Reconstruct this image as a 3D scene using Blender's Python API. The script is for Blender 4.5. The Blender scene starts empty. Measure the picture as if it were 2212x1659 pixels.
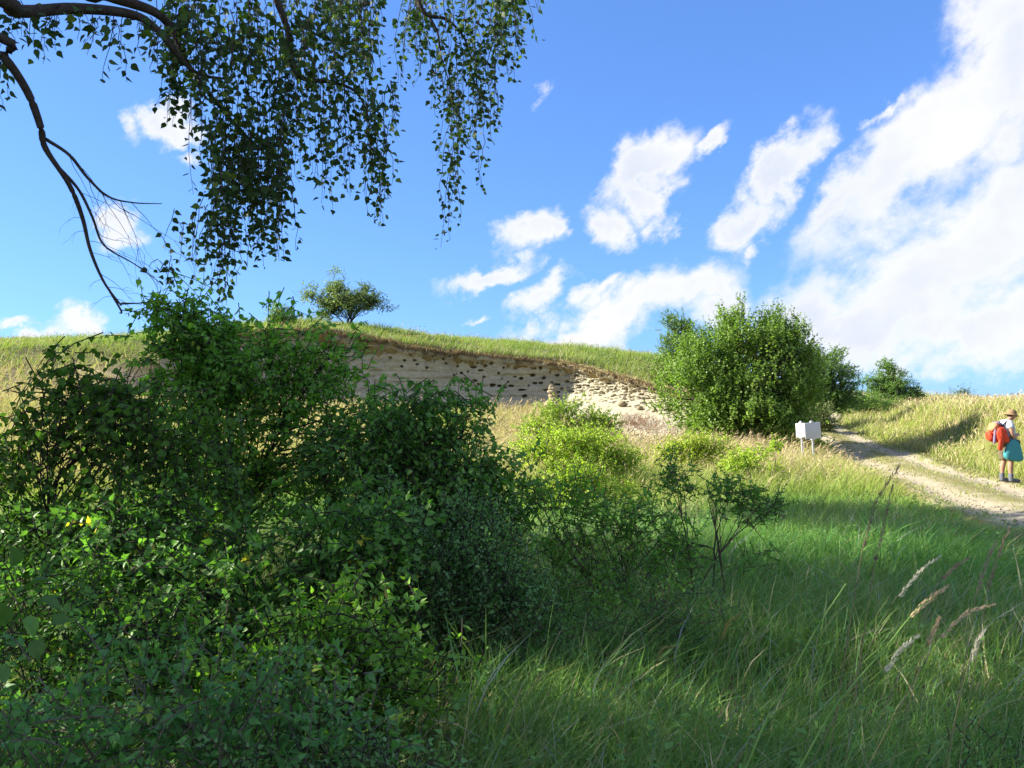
import bpy, math
import numpy as np
from mathutils import Vector, Matrix

sc = bpy.context.scene
COL = sc.collection
R = math.radians
PI = math.pi

# ------------------------------------------------------------------ camera
CAM_Z, PITCH, FPX = 1.6, R(2.0), 803.0
cam_d = bpy.data.cameras.new('camera')
cam = bpy.data.objects.new('camera', cam_d)
COL.objects.link(cam)
cam.location = (0, 0, CAM_Z)
cam.rotation_euler = (R(90) + PITCH, 0, 0)
cam_d.sensor_width = 36.0
cam_d.lens = 36.0 * FPX / 1024.0
cam_d.clip_start = 0.05
cam_d.clip_end = 3000
cam_d.dof.use_dof = True
cam_d.dof.focus_distance = 14.0
cam_d.dof.aperture_fstop = cam_d.lens / 1000.0 / 0.0028
sc.camera = cam

# ------------------------------------------------------------------ exposure
sc.view_settings.view_transform = 'Standard'
sc.view_settings.look = 'None'
sc.view_settings.exposure = 1.6
sc.view_settings.gamma = 1.0
sc.view_settings.use_curve_mapping = False

# ------------------------------------------------------------------ sun and sky
SUN_AZ = Vector((-0.993, 0.12, 0)).normalized()
SUN_EL = R(30)
to_sun = Vector((SUN_AZ.x * math.cos(SUN_EL), SUN_AZ.y * math.cos(SUN_EL), math.sin(SUN_EL)))
sun_d = bpy.data.lights.new('sun', 'SUN')
sun_d.energy = 5.0
sun_d.angle = R(0.53)
sun_d.color = (1.0, 0.92, 0.77)
sun = bpy.data.objects.new('sun', sun_d)
COL.objects.link(sun)
sun.location = to_sun * 50
sun.rotation_euler = to_sun.to_track_quat('Z', 'Y').to_euler()

SKY_STRENGTH = 0.073
world = bpy.data.worlds.new('World')
sc.world = world
world.use_nodes = True
wn, wl = world.node_tree.nodes, world.node_tree.links
wn.clear()


def N(tree_nodes, typ, **kw):
    n = tree_nodes.new(typ)
    for k, v in kw.items():
        setattr(n, k, v)
    return n


def wmath(op, a, b=None, c=None, clamp=False):
    n = N(wn, 'ShaderNodeMath', operation=op, use_clamp=clamp)
    for i, v in enumerate((a, b, c)):
        if v is None:
            continue
        if isinstance(v, (int, float)):
            n.inputs[i].default_value = v
        else:
            wl.new(v, n.inputs[i])
    return n.outputs[0]


sky = N(wn, 'ShaderNodeTexSky', sky_type='NISHITA')
sky.sun_disc = False
sky.sun_elevation = SUN_EL
sky.sun_rotation = math.atan2(SUN_AZ.x, SUN_AZ.y)
sky.altitude = 200
sky.air_density = 1.0
sky.dust_density = 0.35
sky.ozone_density = 2.6
tc = N(wn, 'ShaderNodeTexCoord')
sep = N(wn, 'ShaderNodeSeparateXYZ')
wl.new(tc.outputs['Generated'], sep.inputs[0])
az = wmath('ARCTAN2', sep.outputs[0], sep.outputs[1])
el = wmath('ARCSINE', sep.outputs[2])
comb = N(wn, 'ShaderNodeCombineXYZ')
wl.new(az, comb.inputs[0])
wl.new(el, comb.inputs[1])


def wnoise(scale, detail, rough, vec, dist=0.0):
    n = N(wn, 'ShaderNodeTexNoise')
    n.inputs['Scale'].default_value = scale
    n.inputs['Detail'].default_value = detail
    n.inputs['Roughness'].default_value = rough
    n.inputs['Distortion'].default_value = dist
    wl.new(vec, n.inputs['Vector'])
    return n


# ragged cloud outlines: shift the direction by noise before testing it against the cloud shapes
stv = N(wn, 'ShaderNodeMapping')
stv.inputs['Rotation'].default_value = (0, 0, R(-34))
wl.new(comb.outputs[0], stv.inputs['Vector'])
stv2 = N(wn, 'ShaderNodeMapping')
stv2.inputs['Scale'].default_value = (0.88, 1.10, 1)
wl.new(stv.outputs[0], stv2.inputs['Vector'])
nz = wnoise(9.0, 6.0, 0.62, stv2.outputs[0])
vsub = N(wn, 'ShaderNodeVectorMath', operation='SUBTRACT')
wl.new(nz.outputs['Color'], vsub.inputs[0])
vsub.inputs[1].default_value = (0.5, 0.5, 0.5)
vsc = N(wn, 'ShaderNodeVectorMath', operation='MULTIPLY')
wl.new(vsub.outputs[0], vsc.inputs[0])
vsc.inputs[1].default_value = (0.17, 0.15, 0)
vadd = N(wn, 'ShaderNodeVectorMath', operation='ADD')
wl.new(comb.outputs[0], vadd.inputs[0])
wl.new(vsc.outputs[0], vadd.inputs[1])
PV = vadd.outputs[0]

# (bearing and height in units of a 2212 wide view, half axes, tilt, weight)
CLOUDS = [
    (2190, 120, 105, 190, -12, 1.0), (2020, 300, 310, 85, 41, 1.0), (2150, 330, 100, 90, 10, 0.7),
    (1830, 420, 125, 52, 44, 0.8), (2010, 580, 400, 120, 24, 1.0), (1860, 670, 220, 90, 10, 1.0),
    (2120, 690, 170, 80, -3, 1.0), (2140, 500, 130, 90, 20, 0.7), (1960, 740, 190, 40, 0, 0.6),
    (1410, 368, 105, 68, 48, 1.1), (1395, 430, 55, 50, 0, 1.0), (1525, 325, 66, 26, 30, 0.95),
    (1318, 480, 66, 56, 40, 0.9), (1410, 492, 34, 22, 40, 0.5),
    (1700, 352, 110, 44, 42, 1.0), (1600, 465, 76, 54, 25, 0.95), (1628, 530, 34, 22, 10, 0.6), (1755, 325, 40, 26, 20, 0.5),
    (1135, 490, 82, 48, 32, 1.0), (1185, 488, 38, 44, 0, 0.9), (1055, 592, 105, 30, 17, 0.95),
    (1170, 650, 66, 38, 32, 0.9), (1290, 638, 58, 24, 35, 0.75), (1330, 690, 280, 62, 24, 1.0),
    (1210, 735, 130, 44, 8, 1.0), (1500, 610, 90, 46, 38, 0.85), (1560, 670, 80, 80, 20, 0.8),
    (350, 245, 64, 42, 10, 0.95), (262, 248, 26, 28, 0, 0.5), (388, 325, 32, 22, 0, 0.6), (258, 492, 56, 40, 22, 0.8),
    (160, 706, 58, 32, 5, 1.0), (75, 722, 34, 17, 5, 0.9), (30, 690, 45, 12, 8, 0.7), (1040, 700, 34, 16, 15, 0.6),
    (2190, 868, 70, 20, 10, 0.9), (1900, 268, 46, 16, 22, 0.6), (1180, 205, 14, 20, 0, 0.3),
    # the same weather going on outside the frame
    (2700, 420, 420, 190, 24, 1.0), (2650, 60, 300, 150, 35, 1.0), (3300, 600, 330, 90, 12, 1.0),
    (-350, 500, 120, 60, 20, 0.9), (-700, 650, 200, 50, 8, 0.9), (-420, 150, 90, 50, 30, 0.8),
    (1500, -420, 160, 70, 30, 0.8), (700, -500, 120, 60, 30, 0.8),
]
dens = None
for cx, cy, rx, ry, rot, wgt in CLOUDS:
    k = 1024.0 / 2212.0
    u, v = (cx * k - 512) / FPX, (384 - cy * k) / FPX
    d = Vector((u, math.cos(PITCH) - v * math.sin(PITCH), math.sin(PITCH) + v * math.cos(PITCH))).normalized()
    m = N(wn, 'ShaderNodeMapping', vector_type='TEXTURE')
    m.inputs['Location'].default_value = (math.atan2(d.x, d.y), math.asin(d.z), 0)
    m.inputs['Rotation'].default_value = (0, 0, R(rot))
    m.inputs['Scale'].default_value = (rx * k / FPX * 1.12, ry * k / FPX * 1.18, 1)
    wl.new(PV, m.inputs['Vector'])
    ln = N(wn, 'ShaderNodeVectorMath', operation='LENGTH')
    wl.new(m.outputs[0], ln.inputs[0])
    one = wmath('SUBTRACT', 1.0, ln.outputs['Value'])
    one = wmath('MULTIPLY', one, wgt)
    dens = one if dens is None else wmath('SMOOTH_MAX', dens, one, 0.15)
fine = wnoise(24.0, 8.0, 0.64, stv2.outputs[0], 0.2)
fo = wmath('MULTIPLY', wmath('SUBTRACT', fine.outputs['Fac'], 0.5), 0.85)
dens2 = wmath('ADD', dens, fo)
mr = N(wn, 'ShaderNodeMapRange', interpolation_type='SMOOTHSTEP')
mr.inputs['From Min'].default_value = -0.05
mr.inputs['From Max'].default_value = 0.62
wl.new(dens2, mr.inputs['Value'])
# broken cumulus over the unseen rest of the sky, added to brighten the shade
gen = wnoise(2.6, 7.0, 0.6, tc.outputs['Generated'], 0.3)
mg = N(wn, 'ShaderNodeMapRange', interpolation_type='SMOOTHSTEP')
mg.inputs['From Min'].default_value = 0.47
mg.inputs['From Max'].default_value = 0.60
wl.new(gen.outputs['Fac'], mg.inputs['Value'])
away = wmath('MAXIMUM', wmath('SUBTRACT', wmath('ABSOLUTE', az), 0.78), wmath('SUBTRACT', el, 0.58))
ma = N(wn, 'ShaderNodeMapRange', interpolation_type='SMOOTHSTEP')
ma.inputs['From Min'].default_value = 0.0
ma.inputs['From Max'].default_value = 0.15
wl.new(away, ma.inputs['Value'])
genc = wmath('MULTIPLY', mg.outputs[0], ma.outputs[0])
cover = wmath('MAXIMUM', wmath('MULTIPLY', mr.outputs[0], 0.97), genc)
# grey-lavender bodies, white sunward edges
mr2 = N(wn, 'ShaderNodeMapRange', interpolation_type='SMOOTHSTEP')
mr2.inputs['From Min'].default_value = 0.34
mr2.inputs['From Max'].default_value = 0.66
big = wnoise(4.5, 5.0, 0.55, stv2.outputs[0], 0.2)
wl.new(big.outputs['Fac'], mr2.inputs['Value'])
thick = N(wn, 'ShaderNodeMapRange', interpolation_type='SMOOTHSTEP')
thick.inputs['From Min'].default_value = 0.30
thick.inputs['From Max'].default_value = 0.85
wl.new(dens2, thick.inputs['Value'])
greyf = wmath('MULTIPLY', mr2.outputs[0], thick.outputs[0])
ccol = N(wn, 'ShaderNodeMix', data_type='RGBA')
ccol.inputs[6].default_value = (0.345, 0.345, 0.352, 1)
ccol.inputs[7].default_value = (0.262, 0.282, 0.322, 1)
wl.new(greyf, ccol.inputs[0])
# clear sky: Nishita with a little more saturation, as the camera renders it
gm_ = N(wn, 'ShaderNodeGamma')
gm_.inputs['Gamma'].default_value = 0.66
wl.new(sky.outputs[0], gm_.inputs['Color'])
hs = N(wn, 'ShaderNodeVectorMath', operation='MULTIPLY')
hs.inputs[1].default_value = (0.66, 1.10, 1.92)
wl.new(gm_.outputs[0], hs.inputs[0])
bg1 = N(wn, 'ShaderNodeBackground')
bg1.inputs['Strength'].default_value = SKY_STRENGTH
wl.new(hs.outputs[0], bg1.inputs['Color'])
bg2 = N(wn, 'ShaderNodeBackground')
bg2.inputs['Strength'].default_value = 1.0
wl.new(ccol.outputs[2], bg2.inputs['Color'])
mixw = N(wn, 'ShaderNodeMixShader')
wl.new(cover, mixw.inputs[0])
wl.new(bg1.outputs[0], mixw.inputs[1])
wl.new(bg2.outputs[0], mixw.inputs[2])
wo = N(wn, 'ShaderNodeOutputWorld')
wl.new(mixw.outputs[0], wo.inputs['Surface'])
world.cycles.sampling_method = 'MANUAL'
world.cycles.sample_map_resolution = 512

sc.render.engine = 'CYCLES'
sc.cycles.max_bounces = 8
sc.cycles.diffuse_bounces = 6
sc.cycles.glossy_bounces = 2
sc.cycles.transmission_bounces = 4
sc.cycles.transparent_max_bounces = 4
sc.cycles.use_denoising = True

# ------------------------------------------------------------------ helpers
rng = np.random.default_rng(7)


def at(px, py, D):
    """The point D metres ahead of the camera on the bearing of (px, py) of a 1024 x 768 view."""
    x, y = (px - 512) / FPX, (384 - py) / FPX
    d = np.array([x, math.cos(PITCH) - y * math.sin(PITCH), math.sin(PITCH) + y * math.cos(PITCH)])
    return d * (D / d[1]) + np.array([0, 0, CAM_Z])


def project(P):
    P = np.asarray(P, float)
    X, Y, Z = P[..., 0], P[..., 1], P[..., 2] - CAM_Z
    f = Y * math.cos(PITCH) + Z * math.sin(PITCH)
    u = -Y * math.sin(PITCH) + Z * math.cos(PITCH)
    f = np.where(np.abs(f) < 1e-4, 1e-4, f)
    return 512 + FPX * X / f, 384 - FPX * u / f, f


def _hash(ix, iy, iz, seed):
    h = (ix.astype(np.int64) * 374761393 + iy.astype(np.int64) * 668265263 + iz.astype(np.int64) * 2147483647 + seed * 974634777) & 0xFFFFFFFF
    h = ((h ^ (h >> 13)) * 1274126177) & 0xFFFFFFFF
    h = h ^ (h >> 16)
    return (h & 0xFFFF) / 65535.0


def vnoise(P, scale=1.0, seed=0):
    P = np.asarray(P, float) * scale
    i = np.floor(P).astype(np.int64)
    f = P - i
    f = f * f * (3 - 2 * f)
    out = 0
    for dx in (0, 1):
        for dy in (0, 1):
            for dz in (0, 1):
                w = (f[..., 0] if dx else 1 - f[..., 0]) * (f[..., 1] if dy else 1 - f[..., 1]) * (f[..., 2] if dz else 1 - f[..., 2])
                out = out + w * _hash(i[..., 0] + dx, i[..., 1] + dy, i[..., 2] + dz, seed)
    return out


def fbm(P, scale=1.0, octaves=4, seed=0):
    a, t, s = 0.5, 0.0, 0.0
    for o in range(octaves):
        t = t + a * vnoise(P, scale * 2 ** o, seed + o)
        s += a
        a *= 0.5
    return t / s


def xyz0(x, y):
    return np.stack([x, y, np.zeros_like(x)], -1)


def sstep(a, b, x):
    t = np.clip((x - a) / (b - a), 0, 1)
    return t * t * (3 - 2 * t)


def link(name, me, mat=None, parent=None, loc=None):
    o = bpy.data.objects.new(name, me)
    COL.objects.link(o)
    if mat is not None and me is not None and not me.materials:
        me.materials.append(mat)
    if parent is not None:
        o.parent = parent
    if loc is not None:
        o.location = loc
    return o


def mesh_np(name, V, F, tint=None, smooth=False):
    """A mesh from an (n,3) array and one (m,k) face array."""
    V = np.ascontiguousarray(V, np.float32)
    F = np.ascontiguousarray(F, np.int32)
    me = bpy.data.meshes.new(name)
    me.vertices.add(len(V))
    me.vertices.foreach_set('co', V.ravel())
    k = F.shape[1]
    me.loops.add(F.size)
    me.loops.foreach_set('vertex_index', F.ravel())
    me.polygons.add(len(F))
    me.polygons.foreach_set('loop_start', np.arange(0, F.size, k, dtype=np.int32))
    me.polygons.foreach_set('loop_total', np.full(len(F), k, np.int32))
    if smooth:
        me.polygons.foreach_set('use_smooth', np.ones(len(F), bool))
    me.update(calc_edges=True)
    if tint is not None:
        a = me.attributes.new('tint', 'FLOAT_COLOR', 'POINT')
        t = np.ones((len(V), 4), np.float32)
        t[:, :3] = tint
        a.data.foreach_set('color', t.ravel())
    return me


def thing(name, label, cat, loc=(0, 0, 0), group=None, rotz=0):
    o = bpy.data.objects.new(name, None)
    COL.objects.link(o)
    o.empty_display_size = 0.2
    o.location = loc
    o.rotation_euler = (0, 0, rotz)
    o['label'] = label
    o['category'] = cat
    if group:
        o['group'] = group
    return o


def tag(o, label=None, cat=None, kind=None, group=None):
    if label:
        o['label'] = label
    if cat:
        o['category'] = cat
    if kind:
        o['kind'] = kind
    if group:
        o['group'] = group
    return o


class Bag:
    """Collects arrays of vertices, faces and colours of one face size."""
    def __init__(self):
        self.V, self.F, self.C, self.n = [], [], [], 0

    def add(self, V, F, C=None):
        self.V.append(V)
        self.F.append(F + self.n)
        if C is not None:
            self.C.append(np.broadcast_to(C, (len(V), 3)) if np.ndim(C) < 2 else C)
        self.n += len(V)

    def build(self, name, mat, parent=None, smooth=False, origin=None):
        V = np.concatenate(self.V)
        if origin is not None:
            V = V - np.asarray(origin)
        C = np.concatenate(self.C) if self.C else None
        return link(name, mesh_np(name, V, np.concatenate(self.F), C, smooth), mat, parent)


# ------------------------------------------------------------------ materials
def new_mat(name):
    m = bpy.data.materials.new(name)
    m.use_nodes = True
    nt = m.node_tree
    nt.nodes.clear()
    out = nt.nodes.new('ShaderNodeOutputMaterial')
    return m, nt, out


def leaf_material(name, translucent=0.35, rough=0.5, spec=0.35, gain=1.0, tgain=(1.25, 1.5, 0.5)):
    m, nt, out = new_mat(name)
    n, l = nt.nodes, nt.links
    at_ = n.new('ShaderNodeAttribute')
    at_.attribute_name = 'tint'
    geo = n.new('ShaderNodeNewGeometry')
    tex = n.new('ShaderNodeTexNoise')
    tex.inputs['Scale'].default_value = 35.0
    tex.inputs['Detail'].default_value = 3.0
    l.new(geo.outputs['Position'], tex.inputs['Vector'])
    mr = n.new('ShaderNodeMapRange')
    mr.inputs['To Min'].default_value = 0.72 * gain
    mr.inputs['To Max'].default_value = 1.28 * gain
    l.new(tex.outputs['Fac'], mr.inputs['Value'])
    mul = n.new('ShaderNodeVectorMath')
    mul.operation = 'SCALE'
    l.new(at_.outputs['Color'], mul.inputs[0])
    l.new(mr.outputs[0], mul.inputs['Scale'])
    p = n.new('ShaderNodeBsdfPrincipled')
    p.inputs['Roughness'].default_value = rough
    p.inputs['Specular IOR Level'].default_value = spec
    l.new(mul.outputs[0], p.inputs['Base Color'])
    t = n.new('ShaderNodeBsdfTranslucent')
    tm = n.new('ShaderNodeVectorMath')
    tm.operation = 'MULTIPLY'
    tm.inputs[1].default_value = tgain
    l.new(mul.outputs[0], tm.inputs[0])
    l.new(tm.outputs[0], t.inputs['Color'])
    mx = n.new('ShaderNodeMixShader')
    mx.inputs[0].default_value = translucent
    l.new(p.outputs[0], mx.inputs[1])
    l.new(t.outputs[0], mx.inputs[2])
    l.new(mx.outputs[0], out.inputs['Surface'])
    return m


def noise_material(name, c1, c2, scale=8.0, rough=0.85, bump=0.3, detail=5.0, spec=0.2, stretch=(1, 1, 1), bump_scale=None, metallic=0.0):
    m, nt, out = new_mat(name)
    n, l = nt.nodes, nt.links
    tcn = n.new('ShaderNodeTexCoord')
    mp = n.new('ShaderNodeMapping')
    mp.inputs['Scale'].default_value = stretch
    l.new(tcn.outputs['Object'], mp.inputs['Vector'])
    tex = n.new('ShaderNodeTexNoise')
    tex.inputs['Scale'].default_value = scale
    tex.inputs['Detail'].default_value = detail
    tex.inputs['Roughness'].default_value = 0.65
    l.new(mp.outputs[0], tex.inputs['Vector'])
    mx = n.new('ShaderNodeMix')
    mx.data_type = 'RGBA'
    mx.inputs[6].default_value = (*c1, 1)
    mx.inputs[7].default_value = (*c2, 1)
    mr = n.new('ShaderNodeMapRange')
    mr.inputs['From Min'].default_value = 0.3
    mr.inputs['From Max'].default_value = 0.7
    l.new(tex.outputs['Fac'], mr.inputs['Value'])
    l.new(mr.outputs[0], mx.inputs[0])
    p = n.new('ShaderNodeBsdfPrincipled')
    p.inputs['Roughness'].default_value = rough
    p.inputs['Specular IOR Level'].default_value = spec
    p.inputs['Metallic'].default_value = metallic
    l.new(mx.outputs[2], p.inputs['Base Color'])
    if bump > 0:
        b = n.new('ShaderNodeBump')
        b.inputs['Strength'].default_value = bump
        b.inputs['Distance'].default_value = 0.02
        t2 = n.new('ShaderNodeTexNoise')
        t2.inputs['Scale'].default_value = bump_scale or scale * 4
        t2.inputs['Detail'].default_value = 4.0
        l.new(mp.outputs[0], t2.inputs['Vector'])
        l.new(t2.outputs['Fac'], b.inputs['Height'])
        l.new(b.outputs[0], p.inputs['Normal'])
    l.new(p.outputs[0], out.inputs['Surface'])
    return m


def tint_material(name, scale=6.0, rough=0.95, bump=0.5, var=0.35, dist=0.03, bscale=None):
    """Colour from the 'tint' attribute with grain and fine relief."""
    m, nt, out = new_mat(name)
    n, l = nt.nodes, nt.links
    at_ = n.new('ShaderNodeAttribute')
    at_.attribute_name = 'tint'
    geo = n.new('ShaderNodeNewGeometry')
    tex = n.new('ShaderNodeTexNoise')
    tex.inputs['Scale'].default_value = scale
    tex.inputs['Detail'].default_value = 7.0
    tex.inputs['Roughness'].default_value = 0.7
    l.new(geo.outputs['Position'], tex.inputs['Vector'])
    mr = n.new('ShaderNodeMapRange')
    mr.inputs['From Min'].default_value = 0.25
    mr.inputs['From Max'].default_value = 0.75
    mr.inputs['To Min'].default_value = 1 - var
    mr.inputs['To Max'].default_value = 1 + var
    l.new(tex.outputs['Fac'], mr.inputs['Value'])
    mul = n.new('ShaderNodeVectorMath')
    mul.operation = 'SCALE'
    l.new(at_.outputs['Color'], mul.inputs[0])
    l.new(mr.outputs[0], mul.inputs['Scale'])
    p = n.new('ShaderNodeBsdfPrincipled')
    p.inputs['Roughness'].default_value = rough
    p.inputs['Specular IOR Level'].default_value = 0.1
    l.new(mul.outputs[0], p.inputs['Base Color'])
    b = n.new('ShaderNodeBump')
    b.inputs['Strength'].default_value = bump
    b.inputs['Distance'].default_value = dist
    t2 = n.new('ShaderNodeTexNoise')
    t2.inputs['Scale'].default_value = bscale or scale * 3
    t2.inputs['Detail'].default_value = 6.0
    l.new(geo.outputs['Position'], t2.inputs['Vector'])
    l.new(t2.outputs['Fac'], b.inputs['Height'])
    l.new(b.outputs[0], p.inputs['Normal'])
    l.new(p.outputs[0], out.inputs['Surface'])
    return m


M_LEAF = leaf_material('leaf_skin', 0.42, 0.48, 0.36, 1.95)
M_BIRCH = leaf_material('birch_leaf_skin', 0.30, 0.6, 0.2)
M_GRASS = leaf_material('grass_blade_skin', 0.38, 0.55, 0.25, 1.6, (1.15, 1.2, 0.6))
M_STRAW = leaf_material('seed_head_skin', 0.25, 0.8, 0.1, 1.15, (1.0, 0.95, 0.8))
M_BARK = noise_material('dark_bark', (0.030, 0.024, 0.020), (0.075, 0.062, 0.050), 30, 0.9, 0.5)
M_BIRCHBARK = noise_material('birch_bark', (0.42, 0.40, 0.37), (0.05, 0.045, 0.04), 5, 0.8, 0.4, stretch=(1, 1, 3.5))
M_PALE = noise_material('pale_dead_bark', (0.10, 0.085, 0.065), (0.19, 0.17, 0.13), 25, 0.9, 0.3)
M_TWIG = noise_material('reddish_twig', (0.060, 0.038, 0.026), (0.12, 0.085, 0.060), 40, 0.85, 0.2)
M_GROUND = tint_material('soil_and_thatch', 5.0, 0.97, 0.6, 0.35, 0.04)
M_SAND = tint_material('sandstone', 4.0, 0.97, 0.55, 0.22, 0.03, 16)
M_ROAD = tint_material('sandy_track', 7.0, 0.97, 0.7, 0.22, 0.02, 60)

# ------------------------------------------------------------------ the lie of the land
ROADC = np.array([(3.2, -12), (4.6, -4), (6.0, 3), (7.35, 8), (8.3, 11.9), (9.15, 15.5), (10.35, 19.6), (11.6, 24), (12.55, 28), (13.05, 32), (14.35, 37.5), (16.9, 44.5), (21.0, 52), (26.5, 60)], float)


def catmull(P, n):
    P = np.asarray(P, float)
    Q = np.vstack([2 * P[0] - P[1], P, 2 * P[-1] - P[-2]])
    out = []
    for i in range(len(P) - 1):
        p0, p1, p2, p3 = Q[i], Q[i + 1], Q[i + 2], Q[i + 3]
        for t in np.linspace(0, 1, n, endpoint=False):
            out.append(0.5 * ((2 * p1) + (-p0 + p2) * t + (2 * p0 - 5 * p1 + 4 * p2 - p3) * t * t + (-p0 + 3 * p1 - 3 * p2 + p3) * t ** 3))
    out.append(P[-1])
    return np.array(out)


ROADL = catmull(ROADC, 12)


def poly_sd(x, y, L):
    """Distance to polyline L, signed: positive to the right of its direction; and the arc length of the foot point."""
    x, y = np.asarray(x, float), np.asarray(y, float)
    best = np.full(x.shape, 1e9)
    sd = np.zeros(x.shape)
    arc = np.zeros(x.shape)
    s0 = 0.0
    for i in range(len(L) - 1):
        a, b = L[i], L[i + 1]
        d = b - a
        ln = math.hypot(*d)
        t = np.clip(((x - a[0]) * d[0] + (y - a[1]) * d[1]) / (ln * ln), 0, 1)
        ex, ey = x - (a[0] + t * d[0]), y - (a[1] + t * d[1])
        dist = np.hypot(ex, ey)
        sgn = np.where(d[0] * ey - d[1] * ex > 0, -1.0, 1.0)
        m = dist < best
        best = np.where(m, dist, best)
        sd = np.where(m, sgn * dist, sd)
        arc = np.where(m, s0 + t * ln, arc)
        s0 += ln
    return sd, arc


def road_off(x, y):
    return poly_sd(x, y, ROADL)[0]


def P3(px, py, D):
    return tuple(at(px, py, D))


# lip of the sand cliff, from left to right
LIP = np.array([P3(160, 346, 38.3), P3(195, 340, 38.7), P3(240, 335, 39.1), P3(319, 331, 39.6), P3(417, 347.5, 40.2), P3(509, 357, 40.6), P3(553, 361, 40.3), P3(578, 366, 39.2),
                P3(605, 373, 37.6), P3(640, 382, 35.6), P3(671, 390, 34.0), P3(700, 398, 32.8), P3(735, 406, 32.2)])
CLIFF2 = LIP[:, :2]
CUT = np.vstack([[(-70, 33)], CLIFF2, [(12.5, 36), (15, 44), (20, 60)]])
far_hill = [P3(921, 397, 70), P3(972, 403, 70), P3(1010, 408, 72), P3(860, 392, 64), P3(1110, 410, 72), P3(780, 384, 60)]
LOW = [(-10, -5, 0), (-14, 10, 0), (-14, 3, 0), (0, 0, 0), (0, -12, 0), (10, -12, 0), (0, 8, 0), (0, 14, 0), (8, 4, 0), (6, 12, 0), (12, 8, 0.1), (-30, 5, .2), (-30, -20, 0), (30, -20, .2),
       P3(813, 469, 23.4), P3(700, 447, 30), P3(640, 443, 31.5), P3(600, 428, 34), P3(553, 415, 37.5), P3(480, 419, 37.3), P3(400, 416, 37), P3(319, 412, 36.5), P3(200, 412, 34),
       P3(60, 407, 32), P3(-100, 405, 32), P3(560, 458, 24), P3(640, 462, 25), P3(500, 470, 20), P3(300, 468, 18), P3(100, 468, 18), P3(745, 446, 29.5), P3(838, 428, 37), P3(835, 457, 28), P3(848, 421, 44),
       P3(905, 455, 27), P3(720, 462, 23)] + far_hill + [(40, 40, 1.2), (60, 60, 1.5), (30, 20, .7), (60, 10, .7), (20, 100, 2.5), (70, 110, 1.5)]
UP = [P3(110, 350, 37.5), P3(0, 343, 47), P3(140, 338, 48), P3(-150, 345, 46), P3(240, 330, 49), P3(310, 324, 45.5), P3(370, 330, 46.5), P3(460, 342, 47.5), P3(555, 348, 48.5), P3(610, 354, 48), P3(660, 361, 46),
      P3(720, 371, 52)] + [tuple(p) for p in LIP] + far_hill + \
     [(-40, 80, 6.2), (-15, 80, 6.3), (0, 80, 5.2), (15, 90, 4.2), (40, 100, 2.6), (70, 110, 1.5), (-60, 100, 6), (12.5, 36, 1.9), (15, 44, 2.1), (20, 60, 3.0), (-60, 36, 4.6), (-60, 60, 6)]


def tps_fit(C, lam=0.02):
    C = np.array(C, float)
    n = len(C)
    d = np.hypot(C[:, None, 0] - C[None, :, 0], C[:, None, 1] - C[None, :, 1])
    K = np.where(d > 0, d * d * np.log(np.maximum(d, 1e-9)), 0) + np.eye(n) * lam * 40
    Pm = np.hstack([np.ones((n, 1)), C[:, :2]])
    A = np.zeros((n + 3, n + 3))
    A[:n, :n] = K
    A[:n, n:] = Pm
    A[n:, :n] = Pm.T
    return C, np.linalg.solve(A, np.concatenate([C[:, 2], np.zeros(3)]))


LOWF, UPF = tps_fit(LOW), tps_fit(UP)


def tps(fit, x, y):
    C, w = fit
    out = w[-3] + w[-2] * x + w[-1] * y
    for i in range(len(C)):
        d2 = (x - C[i, 0]) ** 2 + (y - C[i, 1]) ** 2
        out = out + w[i] * 0.5 * d2 * np.log(np.maximum(d2, 1e-9))
    return out


def low_h(x, y):
    h = tps(LOWF, x, y)
    near = sstep(15, 20, y)
    h = h * near + 0.0 * (1 - near)
    # bank on the right of the track
    off = road_off(x, y)
    crest = 1.72 - 0.75 * sstep(22, 9, y)
    ramp = sstep(1.5, 4.6 + 3.0 * sstep(24, 12, y), off)
    bank = crest * ramp + 0.05 * np.clip(off - 5, 0, 6) * 0
    fade = sstep(56, 46, y) * (off > 0)
    hb = np.where(off > 0, np.maximum(h, bank * fade + (1 - fade) * h) * ramp * fade + h * (1 - ramp * fade), h)
    return hb


def ground_h(x, y):
    x, y = np.asarray(x, float), np.asarray(y, float)
    lo = low_h(x, y)
    up = tps(UPF, x, y)
    sd, arc = poly_sd(x, y, CUT)
    sd = -sd                                   # positive behind the lip
    # the cut is sheer where the cliff is and a plain slope to the left of it
    left = sstep(-15.5, -20, x)
    w0 = 0.45 + left * -5.5
    w1 = 1.0 + left * 3.5
    t = np.clip((sd - w0) / (w1 - w0), 0, 1)
    t = t * t * (3 - 2 * t)
    up = np.maximum(up, lo)
    h = lo + (up - lo) * t
    h = h + (fbm(xyz0(x, y), 0.5, 3, 5) - 0.5) * 0.16 * sstep(14, 24, np.hypot(x, y)) * (1 - np.exp(-(road_off(x, y) / 2.2) ** 2))
    return h


def axis(lo, hi, dense0, dense1, step, grow=1.18):
    a = list(np.arange(dense0, dense1 + 1e-6, step))
    s = step
    while a[-1] < hi:
        s *= grow
        a.append(a[-1] + s)
    s = step
    while a[0] > lo:
        s *= grow
        a.insert(0, a[0] - s)
    return np.array(a)


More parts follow.
